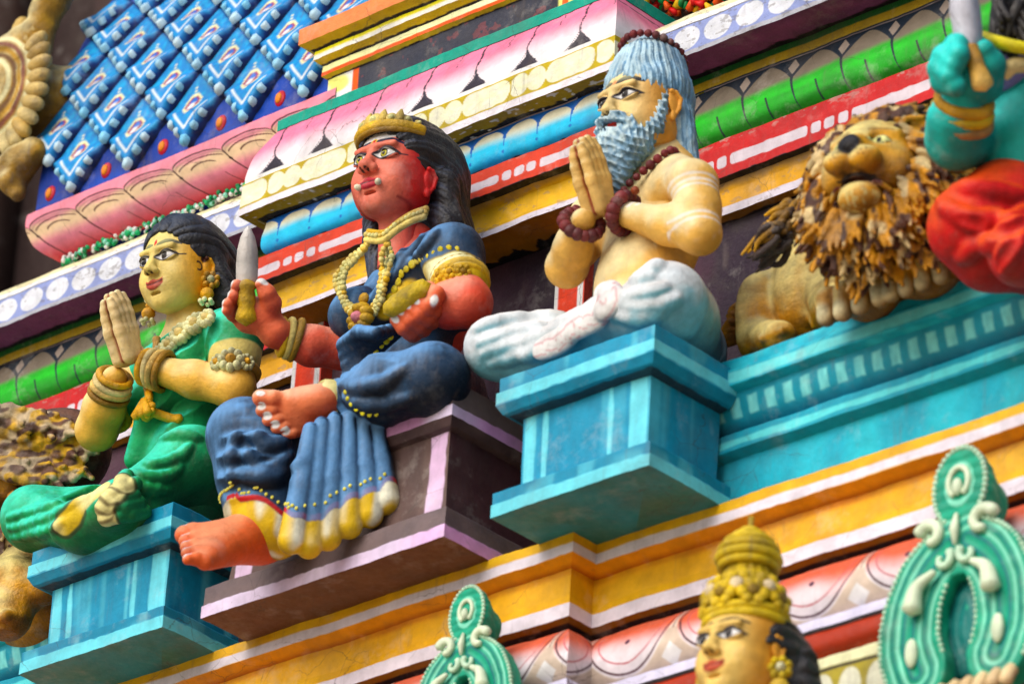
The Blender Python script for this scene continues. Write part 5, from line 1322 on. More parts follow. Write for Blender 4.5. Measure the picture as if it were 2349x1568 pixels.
    for a_, b_ in pl: C = mix(C, mix(np.broadcast_to(YL_, V.shape), YB, .3), inside(np.linalg.norm(V-b_, axis=1)-.046, .004)); C = mix(C, c('#3a2414'), inside(np.abs(np.linalg.norm(V-b_, axis=1)-.049)-.004, .003)*.7)
    st_ = pick(V, [(222, 1112), (205, 1125), (180, 1150), (158, 1180), (140, 1212)], .014); d, u = seg_d(V, st_)
    C = mix(C, mix(np.broadcast_to(YB, V.shape), YL_, sstep(.3, .8, noise(V[:, 0]*14, V[:, 1]*14, V[:, 2]*14, 2))*.8), inside(d-.038, .004)); C = mix(C, c('#3a2414'), inside(np.abs(d-.043)-.007, .004)*(V[:, 0] < st_[2][0]+.02)*.7)
    wv = inside(seg_d(V, pick(V, [(296, 1030), (312, 1027), (328, 1024)], .02))[0]-.026, .004); C = mix(C, mix(np.broadcast_to(YB, V.shape), YL_, .6), wv)
    mesh('sari', V, Q, C, root, M_CLOTH)
    # jewellery
    m = MB()
    P = curve(pick(bV, [(478, 725), (450, 745), (418, 765), (392, 790), (376, 818), (366, 845)], .018)+v3(0, -.010, 0), 6); tube_mesh(m, P, .020, mix(GOLD, c('#5a7a2a'), .4), 8)
    for i, (u_, v_) in enumerate(((478, 728), (450, 746), (418, 765), (392, 790), (374, 822))):
        p = spray(bV, u_, v_, (0, 0, 0), .02)+v3(0, -.03, 0); flower(m, p, (.1, -1, .2), .042 if i in (1, 2) else .034, GW, c('#d8c48a'), 9, .5)
    m.build('flower_garland', root, M_GOLD)
    m = MB(); P = curve(pick(bV, [(352, 762), (345, 800), (338, 850), (333, 895), (340, 905)], .03)+v3(0, -.012, 0), 5); tube_mesh(m, P, .014, GOLD, 8)
    p = spray(bV, 332, 905, P[-1], .03)+v3(0, -.02, 0); [tube_mesh(m, [p, p+v3(a_, -.01, -.06)], [.014, .016], GOLD, 8) for a_ in (-.03, 0, .03)]
    m.build('pendant', root, M_GOLD)
    m = MB(); P = curve(pick(bV, [(322, 968), (340, 962), (362, 950), (390, 948), (420, 948)], .02)+v3(0, -.005, 0), 5); tube_mesh(m, P, .017, GOLD, 8); flower(m, P[len(P)//2]+v3(0, -.02, 0), (0, -1, 0), .035, GOLD, GD, 7); m.build('waist_chain', root, M_GOLD)
    for sx in (1, -1):
        m = MB(); p = fr.w((sx*.76, .05, -.42)); flower(m, p, (sx*.8, -.6, 0), .034, GOLD, GW, 7, .6); ball(m, p+v3(0, -.01, -.055), (.024, .024, .022), GOLD, 7); [ball(m, p+v3(.02*math.cos(a_), -.01+.02*math.sin(a_), -.085), .009, GW, 5) for a_ in np.linspace(0, 5.2, 6)]
        m.build('earring', root, M_GOLD)
    for w_, e in ((wL, eL), (wR, eR)):
        d = (e-w_)/np.linalg.norm(e-w_); m = MB()
        for k, (o, r_, col) in enumerate(((-.005, .0115, GOLD), (.018, .0125, mix(GOLD, GW, .6)), (.042, .0125, mix(GOLD, GW, .3)), (.066, .011, GD))): tube_mesh(m, ring(w_+d*o, d+v3(0, 0, .1*math.sin(k*2)), .054+.003*k, 26), r_, col, 8)
        m.build('bangles', root, M_GOLD)
    d = ud; ac = sL*.36+eL*.64; m = MB(); tube_mesh(m, ring(ac+d*.012, d, .070, 24), .017, mix(GOLD, GD, .4), 8)
    for a_, r_ in ((.1, .044), (-.55, .03), (.75, .03)): flower(m, ac+v3(math.sin(a_+.5), -math.cos(a_+.5), 0)*.078, (math.sin(a_+.5), -math.cos(a_+.5), .1), r_, GW, GOLD, 8, .5)
    m.build('armband', root, M_GOLD)
    d = (eR-sR)/np.linalg.norm(eR-sR); m = MB(); ac = sR*.35+eR*.65; tube_mesh(m, ring(ac, d, .072, 24), .014, GOLD, 8); flower(m, ac+v3(-.4, -.9, 0)*.075, (-.4, -.9, 0), .036, GW, GOLD, 8); m.build('armband', root, M_GOLD)
make_green()
# ---------------------------------------------------------------- lions
TIPS = []
def lion(root, fr, hspec, seed, ntuft=760, rear=None):
    OC, HI, DK = c('#c9952c'), c('#ecd49a'), c('#6b4218')
    MD, MY, MW = c('#38211e'), c('#d69c18'), c('#d9c9a0')
    s = fr.s; f = Field((-1.1, -1.5, -1.3), (1.1, 1.0, 1.1), .0042/s)
    f.ell((0, .05, .10), (.80, .72, .82), 0); f.ell((0, -.50, -.12), (.50, .42, .42), .2)
    f.cap((0, -.35, .35), (0, -.92, .06), .20, .17, .15); f.ell((0, -1.0, .02), (.20, .12, .13), .05)
    for sx in (-1, 1):
        f.ell((sx*.22, -.88, -.20), (.26, .24, .20), .06); f.cap((sx*.16, -.55, .42), (sx*.52, -.40, .40), .10, .08, .10)
        f.ell((sx*.34, -.66, .25), (.13, .10, .10), .06, sub=True); f.ell((sx*.34, -.55, .22), (.13, .10, .10), .02)
        f.ell((sx*.50, -.30, -.15), (.28, .3, .35), .15); f.tube([(sx*.0, -.80, -.46), (sx*.30, -.74, -.50), (sx*.50, -.55, -.66)], [.05, .06, .04], .03)
    f.ell((0, -.74, -.50), (.42, .20, .05), .04, sub=True); f.ell((0, -.56, -.72), (.36, .34, .26), .06)
    V, Q = f.mesh(); W = fr.w(V); N = normals(W, Q); x, y, z = V.T; ax = np.abs(x)
    C = lit(np.broadcast_to(OC, V.shape), W, N, HI, .8, DK, .6); C = mix(C, c('#7a4a22'), sstep(.55, .85, ax)*.7)
    C = mix(C, c('#14141c'), inside(np.hypot(x, (z-.02)*1.1)-.20, .03)*(y < -.95)); 
    for sx in (-1, 1):
        ex, ez = sx*x-.34, z-.22; q = np.maximum(ez-.085*(1-(ex/.15)**2), -.06*(1-(ex/.15)**2)-ez); fr_ = (y < -.4)
        C = mix(C, c('#1e1612'), inside(q-.02, .012)*fr_); C = mix(C, c('#efe2a0'), inside(q, .008)*fr_); C = mix(C, c('#1a1a14'), inside(np.hypot(ex+.01, ez)-.05, .008)*fr_*inside(q, .01))
        C = mix(C, c('#2a1a14'), inside(np.abs(z-.44+.3*(sx*x-.34)**2)-.018, .01)*(np.abs(ex) < .2)*fr_*.5)
        for a_, b_ in ((.16, -.12), (.24, -.16), (.32, -.14), (.2, -.22), (.28, -.24)): C = mix(C, c('#4a2c18'), inside(np.hypot(sx*x-a_, z-b_)-.018, .008)*(y < -.8)*.8)
    C = mix(C, c('#5a1414'), inside(np.maximum(np.abs(z+.49+.45*x*x)-.045, ax-.42), .02)*(y < -.45)); C = mix(C, c('#1c0e10'), inside(np.abs(z+.415+.55*x*x)-.035, .015)*(ax < .5)*(y < -.5))
    C = mix(C, HI, sstep(.5, .75, noise(x*20, y*20, z*9, 3))*(z < -.7)*(y < -.6)*.6)
    sk = Skin(); sk.add(W, Q, C)
    for (lo, hi, fn, vx) in hspec:
        f = Field(lo, hi, vx); fn(f); V, Q = f.mesh(); N = normals(V, Q); C = lit(np.broadcast_to(OC, V.shape), V, N, HI, .85, DK, .7)
        C = mix(C, c('#8a5a1e'), sstep(.5, .8, fbm(V[:, 0]*7, V[:, 1]*7, V[:, 2]*7, seed))*.5)
        for p in TIPS: C = mix(C, c('#eadfc0'), inside(np.linalg.norm(V-p, axis=1)-.030, .014)*.75)
        sk.add(V, Q, C)
    sk.build('body', root, M_GOLD)
    rr = random.Random(seed)
    # carved mane: thick wavy locks run together
    f = Field((-1.9, -1.5, -2.7), (1.9, 1.8, 1.9), .0052/s); f.ell((0, .50, -.20), (1.20, .70, 1.18), 0); f.ell((0, .20, -1.05), (.62, .45, .50), .3); f.ell((0, -.75, -.05), (.72, .95, .82), .1, sub=True)
    base = f.d.copy()
    for i in range(ntuft):
        a = 2*math.pi*(i*.61803 % 1.0); ring_ = rr.random(); d = np.array([math.sin(a), 0, math.cos(a)]); low = max(0, -math.cos(a))
        r0_ = .74+.46*ring_; p = np.array([d[0]*r0_, -.30+.75*ring_**1.2+rr.uniform(-.1, .1), d[2]*r0_-.02]); L = (.38+.20*rr.random())*(1+.35*low)
        if low > .2: p = p+np.array([0, -.22*low*(1-ring_*.3), -.20*low*ring_*1.2])
        side = np.array([d[2], 0, -d[0]]); sw = rr.uniform(-1, 1); v = d*.9+np.array([0, .30-.65*low, -.30])+side*sw*.4; v /= np.linalg.norm(v); P = [p]; ph = rr.uniform(0, 6)
        for k in range(6):
            v = v+side*.60*math.sin(k*1.7+ph)+np.array([0, .18*math.cos(k*1.7+ph), -.16]); v /= np.linalg.norm(v); P.append(P[-1]+v*L/6)
        f.tube(P, np.array([.042, .054, .058, .056, .050, .042, .030])*rr.uniform(.8, 1.2), .026)
    V, Q = f.mesh(); ix = tuple(np.clip(np.rint((V[:, j]-f.lo[j])/f.h).astype(int), 0, f.n[j]-1) for j in range(3)); hgt = base[ix]; W = fr.w(V); x, y, z = V.T
    n1 = noise(x*5.5, y*5.5, z*4, 3); n2 = noise(x*9, y*9, z*5, 8); up = sstep(.065, .125, hgt+.04*(n2-.5))
    C = mix(np.broadcast_to(MD, V.shape), c('#5a3822'), n2); C = mix(C, mix(mix(np.broadcast_to(MY, V.shape), c('#a87a20'), n2), MW, sstep(.56, .68, n1)*.8), up*sstep(.34, .46, noise(x*8, y*8, z*6, 6))*.95)
    mesh('mane', W, Q, C, root, M_GOLD)
def paw(f, p, r, d=(0, -1, 0), n=4, sp=(1, 0, 0)):
    p = np.asarray(p, float); d = np.asarray(d, float); sp = np.asarray(sp, float)
    f.ell(p, (r*1.15, r*1.2, r*.85), .02)
    for i in range(n):
        o = (i-(n-1)/2)*r*.62; f.cap(p+sp*o, p+sp*o+d*r*.95+v3(0, 0, -r*.25), r*.40, r*.36, .010)
def make_lions():
    hc = WX(2010, 398, 2.24); root = empty('lion_statue', (2.1, -.5, -.8), 'maned ochre lion statue with downturned mouth on the right turquoise ledge', 'lion statue')
    fr = Frame(hc, .188, yaw=14, pitch=2, roll=0)
    p1, p2, hn, rp = WY(1988, 684, -.655), WY(2132, 632, -.655), WY(1748, 738, -.40), WY(1790, 772, -.52)
    def body(f):
        f.ell(WY(1880, 680, -.36), (.17, .13, .17), 0); f.ell(hn, (.090, .11, .165), .02); f.tube([hn+v3(0, -.03, -.08), rp], [.07, .05], .02)
        f.cap(hc+v3(0, .20, -.12), WY(1985, 620, -.34), .17, .10, .10); f.cap(WY(1880, 610, -.30), WY(1960, 560, -.35), .13, .14, .08)
        f.tube([WY(1900, 668, -.40), WY(1918, 700, -.47), p1+v3(0, .03, .01)], [.085, .078, .062], .02); f.tube([WY(2060, 600, -.42), WY(2085, 650, -.50), p2], [.10, .08, .062], .03)
        for p_, r_ in ((p1, .082), (p2, .074)):
            f.ell(p_+v3(0, .02, .01), (r_*1.15, r_*1.2, r_*.75), .02)
            for i in range(4): o = (i-1.5)*r_*.72; q_ = p_+v3(o*1.15, -.060-.008*(i in (1, 2)), -.058-.008*(i in (1, 2))); TIPS.append(q_+v3(0, -.028, 0)); f.tube([p_+v3(o*.95, -.02, .025), p_+v3(o*1.1, -.065, .005), q_], [r_*.42, r_*.42, r_*.36], .002)
        paw(f, rp, .040)
        f.cap(WY(1838, 640, -.30), WY(1872, 745, -.47), .020, .016, .03); f.cap(WY(1860, 640, -.30), WY(1905, 735, -.47), .018, .016, .03)
    lion(root, fr, [((1.40, -1.15, -1.02), (2.75, -.02, -.02), body, .0055)], 11)
    m = MB(); rr = random.Random(4)
    bk = curve([WY(1688, 785, -.36), WY(1698, 740, -.36), WY(1722, 698, -.34), WY(1762, 658, -.30), WY(1808, 632, -.26), WY(1850, 608, -.24)], 8)
    for p in bk:
        for k in range(2): v = v3(-.035-.02*rr.random(), -.02, .03*rr.uniform(-.3, 1)); tube_mesh(m, [p+v3(0, rr.uniform(-.03, .03), 0), p+v*.7, p+v+v3(0, 0, -.015)], [.012, .011, .006], c('#8a6018'), 6, c('#c79a28'))
    m.build('back_ridge', root, M_GOLD)
    m = MB(); tl = WX(1850, 500, 1.80)
    for i in range(70):
        t = rr.random(); p = WX(1850-60*t, 478+78*t, 1.80-.05*t)+v3(rr.uniform(-.02, .02), rr.uniform(-.06, .03), rr.uniform(-.02, .02)); v = v3(-.06-.04*rr.random(), -.01, -.035+.03*rr.uniform(-1, 1)); q = v3(rr.uniform(-.02, .02), rr.uniform(-.02, .02), rr.uniform(-.03, .03))
        tube_mesh(m, curve([p, p+v*.5+q, p+v], 3), [.010, .013, .013, .011, .009, .006, .004][:7], c('#2b1c1c') if t > .75 or rr.random() < .4 else c('#7a5a18'), 6, c('#2b1c1c') if t > .8 else c('#d6a51c'))
    m.build('tail_tuft', root, M_GOLD)
    # left lion, partly outside the picture
    TIPS.clear(); hc = WX(20, 1120, -1.57); root = empty('lion_statue', (-1.6, -.5, -.8), 'dark brown and yellow maned lion statue at the left edge behind the green-dressed woman', 'lion statue')
    fr = Frame(hc, .185, yaw=-8, pitch=0)
    b1 = WX(60, 1380, -1.30)
    def body2(f):
        f.ell(hc+v3(.0, .25, -.30), (.25, .22, .22), 0); f.tube([hc+v3(.05, .1, -.25), WX(35, 1345, -1.40), WX(100, 1340, -1.28)], [.12, .09, .07], .05); f.tube([WX(30, 1350, -1.40), WX(20, 1410, -1.38), WX(10, 1430, -1.38)], [.09, .07, .06], .04); paw(f, WX(14, 1425, -1.38), .06)
    lion(root, fr, [((-1.95, -1.25, -1.05), (-1.05, -.05, .0), body2, .0065)], 5, 330)
    rr = random.Random(9); f = Field((-1.95, -1.25, -.85), (-.95, -.10, .15), .0048); f.ell(WX(95, 1040, -1.48)+v3(0, .05, 0), (.24, .16, .17), 0); base = f.d.copy()
    for i in range(170):                                       # the mane combed backwards over the shoulder, locks run together
        t, q = rr.random(), rr.random(); p = WX(-10+150*t, 962+26*t+140*q, -1.58+.24*t)+v3(0, -.13+.07*math.sin(q*3), 0)
        v = v3(.20, .03, -.07+.05*rr.uniform(-1, 1))*rr.uniform(.7, 1.1); w_ = v3(0, -.02, .022*rr.uniform(-1, 1)); P = curve([p, p+v*.33+w_, p+v*.66-w_, p+v], 3)
        f.tube(P, np.linspace(.023, .011, len(P))*rr.uniform(.8, 1.2), .006)
    V, Q = f.mesh(); ix = tuple(np.clip(np.rint((V[:, j]-f.lo[j])/f.h).astype(int), 0, f.n[j]-1) for j in range(3)); hg = base[ix]; x, y, z = V.T
    C = mix(np.broadcast_to(c('#3a2420'), V.shape), c('#6a4c3c'), noise(x*30, y*30, z*30, 1)); C = mix(C, mix(np.broadcast_to(c('#c9a224'), V.shape), c('#c4b294'), sstep(.4, .6, noise(x*20, y*20, z*34, 4))), sstep(.022, .05, hg+.02*(noise(x*40, y*40, z*60, 2)-.5))*sstep(.35, .5, noise(x*22, y*22, z*60, 7))*.9)
    mesh('back_mane', V, Q, C, root, M_GOLD)
make_lions()

# ---------------------------------------------------------------- turquoise-skinned figure at the right edge
def make_turquoise():
    root = empty('warrior_statue', (2.9, -.6, -.8), 'turquoise-skinned statue in a red dhoti at the right edge', 'statue')
    TS, TH_, TD = c('#0f9f97'), c('#56d2cc'), c('#055c5c')
    hb = PD(2225, 178, 15.75); d0 = dep(hb)
    f = Field((2.3, -1.45, -.75), (3.5, -.2, .60), .0048)
    f.ell(PD(2385, 290, 16.0), (.21, .18, .26), 0); f.cap(PD(2350, 150, 16.1), PD(2385, 60, 16.1), .12, .10, .05)
    sh, el = PD(2330, 200, 15.95), PD(2195, 318, 15.82); f.cap(PD(2345, 320, 15.9), PD(2355, 380, 15.9), .10, .12, .05)
    f.tube([PD(2350, 250, 16.05), PD(2270, 320, 15.95), el], [.085, .078, .085], .03); f.tube([el, PD(2195, 275, 15.78), PD(2215, 215, 15.75)], [.088, .080, .062], .03)
    V, Q = f.mesh(); N = normals(V, Q); sk = Skin(); sk.add(V, Q, lit(np.broadcast_to(TS, V.shape), V, N, TH_, .8, TD, .6))
    f = Field(hb-.30, hb+.30, .0036); f.ell(PD(2228, 190, d0), (.085, .085, .075), 0); tp = []
    for a1, b1, a2, b2, a3, b3 in ((2240, 112, 2195, 108, 2200, 128), (2225, 135, 2168, 132, 2190, 150), (2215, 158, 2158, 158, 2180, 176), (2215, 185, 2165, 185, 2192, 198)):
        p0, p1, p2 = PD(a1, b1, d0+.02), PD(a2, b2, d0-.05), PD(a3, b3, d0-.10); f.tube([p0, p1, p2], [.040, .038, .032], .010); dd = (p2-p1)/np.linalg.norm(p2-p1); tp.append((p2, dd, fw))
    f.tube([PD(2262, 195, d0), PD(2272, 150, d0-.03), PD(2258, 115, d0-.05)], [.050, .044, .030], .01)
    V, Q = f.mesh(); N = normals(V, Q); sk.add(V, Q, lit(np.broadcast_to(TS, V.shape), V, N, TH_, .8, TD, .6)); sk.build('body', root, M_SKIN)
    f = Field((2.3, -1.5, -1.05), (3.6, -.2, -.15), .0055); kn = PD(2232, 520, 15.75)
    f.tube([PD(2420, 500, 16.1), PD(2320, 490, 15.85), kn], [.16, .15, .125], .06); f.tube([kn+v3(0, 0, -.01), PD(2270, 590, 15.75), PD(2380, 600, 15.8)], [.115, .09, .10], .05)
    f.tube([PD(2345, 580, 15.6), PD(2420, 560, 15.7)], [.10, .12], .02)
    ridges(f, [[(2150, 455), (2220, 500), (2300, 500), (2360, 470)], [(2200, 600), (2260, 560), (2310, 520), (2350, 500)], [(2170, 420), (2250, 425), (2350, 440)], [(2290, 620), (2310, 570), (2350, 530)]], .022, .03); ridges(f, [[(2190, 500), (2250, 520), (2320, 515), (2360, 492)], [(2275, 620), (2295, 575), (2330, 535)]], .016, .02, None, True, .01, True)
    V, Q = f.mesh(); N = normals(V, Q); mesh('dhoti', V, Q, lit(np.broadcast_to(c('#b82c1c'), V.shape), V, N, c('#e0602e'), .75, c('#6a1620'), .8), root, M_CLOTH)
    m = MB(); G_, GY = c('#b98f38'), c('#e9d23a')
    w0 = PD(2212, 235, 15.76); d = el-w0; d /= np.linalg.norm(d)
    for k in range(3): tube_mesh(m, ring(w0+d*(.0+.03*k), d, .072+.004*k, 24), .019, [G_, mix(G_, GY, .3), c('#a07a50')][k], 8)
    m.build('wrist_band', root, M_GOLD)
    m = MB(); tube_mesh(m, curve([PD(2262, 88, 15.8), PD(2300, 100, 15.75), PD(2352, 112, 15.75), PD(2400, 120, 15.8)], 5), .032, GY, 8, None, .6); tube_mesh(m, curve([PD(2300, 170, 15.75), PD(2330, 150, 15.75), PD(2400, 150, 15.8)], 5), .024, c('#cdb98a'), 8); m.build('garland', root, M_GOLD)
    f = Field((2.5, -1.3, -.4), (3.4, -.3, .5), .006); f.ell(PD(2290, 148, 15.95), (.10, .08, .09), 0); f.cap(PD(2290, 148, 15.95), PD(2360, 170, 16.0), .08, .09, .05); V, Q = f.mesh(); mesh('lilac_scarf', V, Q, np.broadcast_to(c('#8f86c4'), V.shape), root, M_CLOTH)
    m = MB(); rr = random.Random(2)
    for i in range(90):
        p = PD(2300+rr.random()*90, -40+rr.random()*90, 15.85+rr.uniform(-.05, .05)); P = curve([p, p+v3(-.02, -.01, -.05), p+v3(rr.uniform(-.05, .02), 0, -.11)], 3); tube_mesh(m, P, np.linspace(.020, .010, len(P)), c('#17151a'), 6)
    m.build('hair', root, M_HAIR)
    kf = empty('knife', PD(2244, 195, 15.6), 'silver knife with a wooden handle raised in the turquoise fist at the right edge', 'knife')
    a_, b_ = PD(2256, 198, d0-.11), PD(2225, 110, d0-.06); m = MB(); tube_mesh(m, [a_, a_*.9+b_*.1, a_*.5+b_*.5, b_], [.030, .032, .024, .026], c('#d8b878'), 12, c('#b98a3a')); m.build('grip', kf, M_GOLD)
    m = MB(); e_ = PD(2205, -40, d0-.04); kd = e_-b_; Lk = np.linalg.norm(kd); kd /= Lk; sv = np.cross(kd, fw); sv /= np.linalg.norm(sv); nv = np.cross(sv, kd)
    R_ = [[b_+kd*Lk*t+sv*w_, b_+kd*Lk*t+nv*.012, b_+kd*Lk*t-sv*w_, b_+kd*Lk*t-nv*.012] for t, w_ in ((-.05, .030), (.2, .042), (.6, .045), (.85, .036), (1.0, .004))]
    m.add(np.array(R_).reshape(-1, 3), [(i*4+j, i*4+(j+1) % 4, i*4+4+(j+1) % 4, i*4+4+j) for i in range(4) for j in range(4)], c('#c9cbd8')); m.build('blade', kf, M_SMOOTH, False)
make_turquoise()

# ---------------------------------------------------------------- crowned head below
def make_crowned():
    hc = WY(1699, 1500, -1.2); root = empty('crowned_statue', hc+v3(0, 0, -1.2), 'yellow-faced statue with a tall golden crown before the lower cornice', 'statue')
    s = .168; fr = Frame(hc, s, yaw=3, pitch=0); sk = Skin()
    V, Q = head_mesh(fr, .003, ear=1.0, smile=.8); N = normals(V, Q); C = face_paint(V, N, c('#e9be7c'), c('#cf9850'), '#171420', c('#a8503c'), c('#241c18'), look=-.02, eh=.9, bindi=None, brow_w=.034, smile=.8); sk.add(fr.w(V), Q, C)
    f = Field(hc+v3(-.5, -.35, -.85), hc+v3(.5, .45, -.15), .007); f.ell(hc+v3(0, .06, -.52), (.24, .15, .26), 0); f.cap(hc+v3(0, .04, -.2), hc+v3(0, .05, -.38), .065, .10, .06); [f.cap(hc+v3(0, .06, -.36), hc+v3(sx*.27, .06, -.42), .08, .08, .06) for sx in (-1, 1)]
    V, Q = f.mesh(); sk.add(V, Q, np.broadcast_to(c('#e3b44c'), V.shape)); sk.build('body', root, M_SKIN)
    G1, G2 = c('#dcc01e'), c('#8d7412'); m = MB()
    for z, r, t in ((.52, .68, .085), (.66, .68, .08), (1.15, .56, .05), (1.62, .46, .075), (1.76, .50, .085), (1.92, .46, .08), (2.06, .38, .07), (2.18, .26, .06), (2.30, .13, .05)): tube_mesh(m, fr.w(ring((0, .12, z), (0, 0, 1), r, 32)), t*s, mix(G1, G2, rnd.random()*.3), 10)
    f = Field((-1, -.9, .4), (1, 1.1, 2.8), .035); f.cap((0, .12, .70), (0, .12, 1.75), .60, .40, .1); f.cap((0, .12, 1.85), (0, .12, 2.3), .40, .10, .1); f.cap((0, .12, 2.25), (0, .12, 2.55), .06, .09, .05)
    f.disp(lambda x, y, z: .05*np.abs(np.sin(np.arctan2(x, -y)*9))*(z > 1.4)-.05*noise(x*8, y*8, z*8, 3)*(z < 1.4), .15); V, Q = f.mesh(); m.add(fr.w(V), Q, mix(np.broadcast_to(G1, V.shape), G2, noise(V[:, 0]*9, V[:, 1]*9, V[:, 2]*9, 1)))
    for k in range(9):
        t = math.radians(-180+22.5*k); n_ = np.array([math.cos(t), math.sin(t), .25]); flower(m, fr.w((.68*math.cos(t), .12+.68*math.sin(t), .92+.10*(k % 2))), fr.R@n_, .050, c('#d9bd26'), c('#d8c8a8') if k % 2 else G2, 6, .25)
    m.build('crown', root, M_GOLD)
    f = Field((-1.4, -.9, -2.0), (1.6, 1.7, 1.2), .022); f.ell((0, .35, .15), (.82, .80, .80), 0); f.cap((.45, .75, .0), (.75, .95, -1.3), .50, .36, .2); f.cap((-.45, .7, .0), (-.7, .8, -1.3), .45, .3, .2); f.ell((0, -.72, -.2), (.72, .68, .85), .05, sub=True); f.ell((0, -.3, -1.1), (.60, .60, .60), .05, sub=True)
    f.cap((-.9, -.02, -.14), (.85, -.02, -.14), .20, .20, .08, sub=True)
    f.disp(lambda x, y, z: -.07*np.abs(np.sin(x*9+3*noise(x*3, y*3, z*3, 1)))*np.abs(np.sin(z*12+3*noise(x*3, y*3, z*3, 4)))+.03, .12); V, Q = f.mesh(); mesh('hair', fr.w(V), Q, np.broadcast_to(c('#14141c'), V.shape), root, M_HAIR)
    for sx in (-1, 1): m = MB(); p = fr.w((sx*.78, .06, -.42)); flower(m, p, (sx*.7, -.7, 0), .036, c('#e3c44e'), c('#f0e6c0'), 7, .7); ball(m, p+v3(0, 0, -.06), .03, c('#d9b93c'), 7); m.build('earring', root, M_GOLD)
make_crowned()

# ---------------------------------------------------------------- green horseshoe ornaments with beaded edges
def ornament(o, S_, label, tilt=0.0):
    root = empty('horseshoe_ornament', o, label, 'ornament', 'green beaded horseshoe ornaments on the lotus roll')
    o = np.asarray(o, float); W = lambda P: o+np.asarray(P, float)*S_
    f = Field((-1.2, -.35, -1.7), (1.2, .55, 1.15), .016)
    f.ell((0, .1, .62), (.30, .22, .40), 0); f.cap((0, .1, .95), (0, .1, 1.02), .06, .03, .1); f.cap((0, .35, .55), (0, .12, .60), .24, .26, .1); f.cap((0, .12, .3), (0, .12, .0), .16, .30, .12)
    arch = {}
    for sx in (-1, 1):
        P = curve([(sx*.12, .10, .04), (sx*.36, .10, -.16), (sx*.52, .10, -.48), (sx*.56, .10, -.84), (sx*.50, .10, -1.08), (sx*.46, .10, -1.18)], 6); arch[sx] = P
        f.tube(P, np.interp(np.arange(len(P)), [0, 8, 16, len(P)-1], [.24, .31, .34, .33]), .02)
    f.ell((0, .30, -.62), (.36, .12, .62), 0); f.plane_cut((0, .02, 0), (0, -1, 0)); f.disp(lambda x, y, z: -.018*np.abs(np.sin(np.minimum(*[seg_d(np.stack([x, y, z], 1), arch[q_]+v3(0, -.1, 0))[0] for q_ in (-1, 1)])*26))+.02*(noise(x*9, y*9, z*9, 3)-.5), .08)
    V, Q = f.mesh(); N = normals(V, Q); TQg, LG, WH = c('#2a9c7e'), c('#86cdb6'), c('#cfdcc4')
    C = mix(np.broadcast_to(TQg, V.shape), c('#0e7d6a'), noise(V[:, 0]*6, V[:, 1]*6, V[:, 2]*6, 2)*.7); d = np.minimum(*[seg_d(V, arch[sx]+v3(0, -.1, 0))[0] for sx in (-1, 1)])
    fr_ = V[:, 1] < .06; C = mix(C, c('#0c5f66'), (V[:, 1] > .16)*(np.abs(V[:, 0]) < .3)*(V[:, 2] < -.1)*.8)
    for r_, cc in ((.24, LG), (.185, c('#12786c')), (.13, LG), (.06, c('#0d6f6e'))): C = mix(C, cc, inside(np.abs(d-r_)-.018, .01)*fr_)
    C = mix(C, LG, inside(np.abs(np.hypot(V[:, 0]/.75, V[:, 2]-.64)-.20)-.03, .01)*fr_); body = mesh('plate', W(V), Q, C, root, M_SMOOTH)
    def bd(P, r, st):
        m = MB()
        P = np.asarray(P); L = np.concatenate([[0], np.cumsum(np.linalg.norm(np.diff(P, axis=0), axis=1))])
        for i in range(int(L[-1]/st)): t = L[-1]*(i+.5)/int(L[-1]/st); ball(m, W([np.interp(t, L, P[:, k]) for k in range(3)]), r*S_, mix(LG, WH, .6), 5)
        m.build('bead_edge', root, M_SMOOTH)
    t = np.radians(np.linspace(-60, 240, 40)); bd(np.stack([.30*np.cos(t), np.full(40, .02), .62+.40*np.sin(t)], 1), .030, .058)
    for sx in (-1, 1):
        P = arch[sx]; T = np.gradient(P, axis=0); T /= np.linalg.norm(T, axis=1)[:, None]; n_ = np.stack([-T[:, 2], T[:, 1]*0, T[:, 0]], 1)*(1 if sx > 0 else -1)
        R_ = np.interp(np.arange(len(P)), [0, 8, 16, len(P)-1], [.24, .31, .34, .33])[:, None]; bd(P+n_*R_+v3(0, -.08, 0), .030, .060); bd((P-n_*R_+v3(0, -.08, 0))[6:], .026, .060)
    m = MB(); tube_mesh(m, W(np.stack([.115*np.cos(t), np.full(40, -.0), .66+.15*np.sin(t)], 1)), .030*S_, WH, 8); ball(m, W((0, -.02, .60)), (.055*S_, .05*S_, .09*S_), WH, 8); m.build('eye_scroll', root, M_SMOOTH)
    for sx in (-1, 1):
        m = MB(); a = np.linspace(0, 1, 22); th = a*4.6+.4; r = .15*(1-a*.65); tube_mesh(m, W(np.stack([sx*(.30+r*np.cos(th)), np.full(22, -.02), .16+r*np.sin(th)], 1)), np.linspace(.065, .045, 22)*S_, WH, 8)
        r = .10*(1-a*.6); tube_mesh(m, W(np.stack([sx*(.14+r*np.cos(th+2)), np.full(22, -.03), -.12+r*np.sin(th+2)], 1)), np.linspace(.045, .03, 22)*S_, mix(WH, LG, .3), 8)
        tube_mesh(m, W(curve([(sx*.22, -.06, -.24), (sx*.40, -.08, -.36), (sx*.46, -.08, -.58)], 5)), np.linspace(.035, .10, 11)*S_, WH, 8); ball(m, W((sx*.50, -.02, -.98)), (.07*S_, .05*S_, .15*S_), WH, 8); m.build('scroll', root, M_SMOOTH)
    m = MB(); tube_mesh(m, W([(0, -.02, .32), (0, -.05, .15), (0, -.04, .0)]), [.02*S_, .05*S_, .02*S_], WH, 8); m.build('centre_leaf', root, M_SMOOTH)
    m = MB()
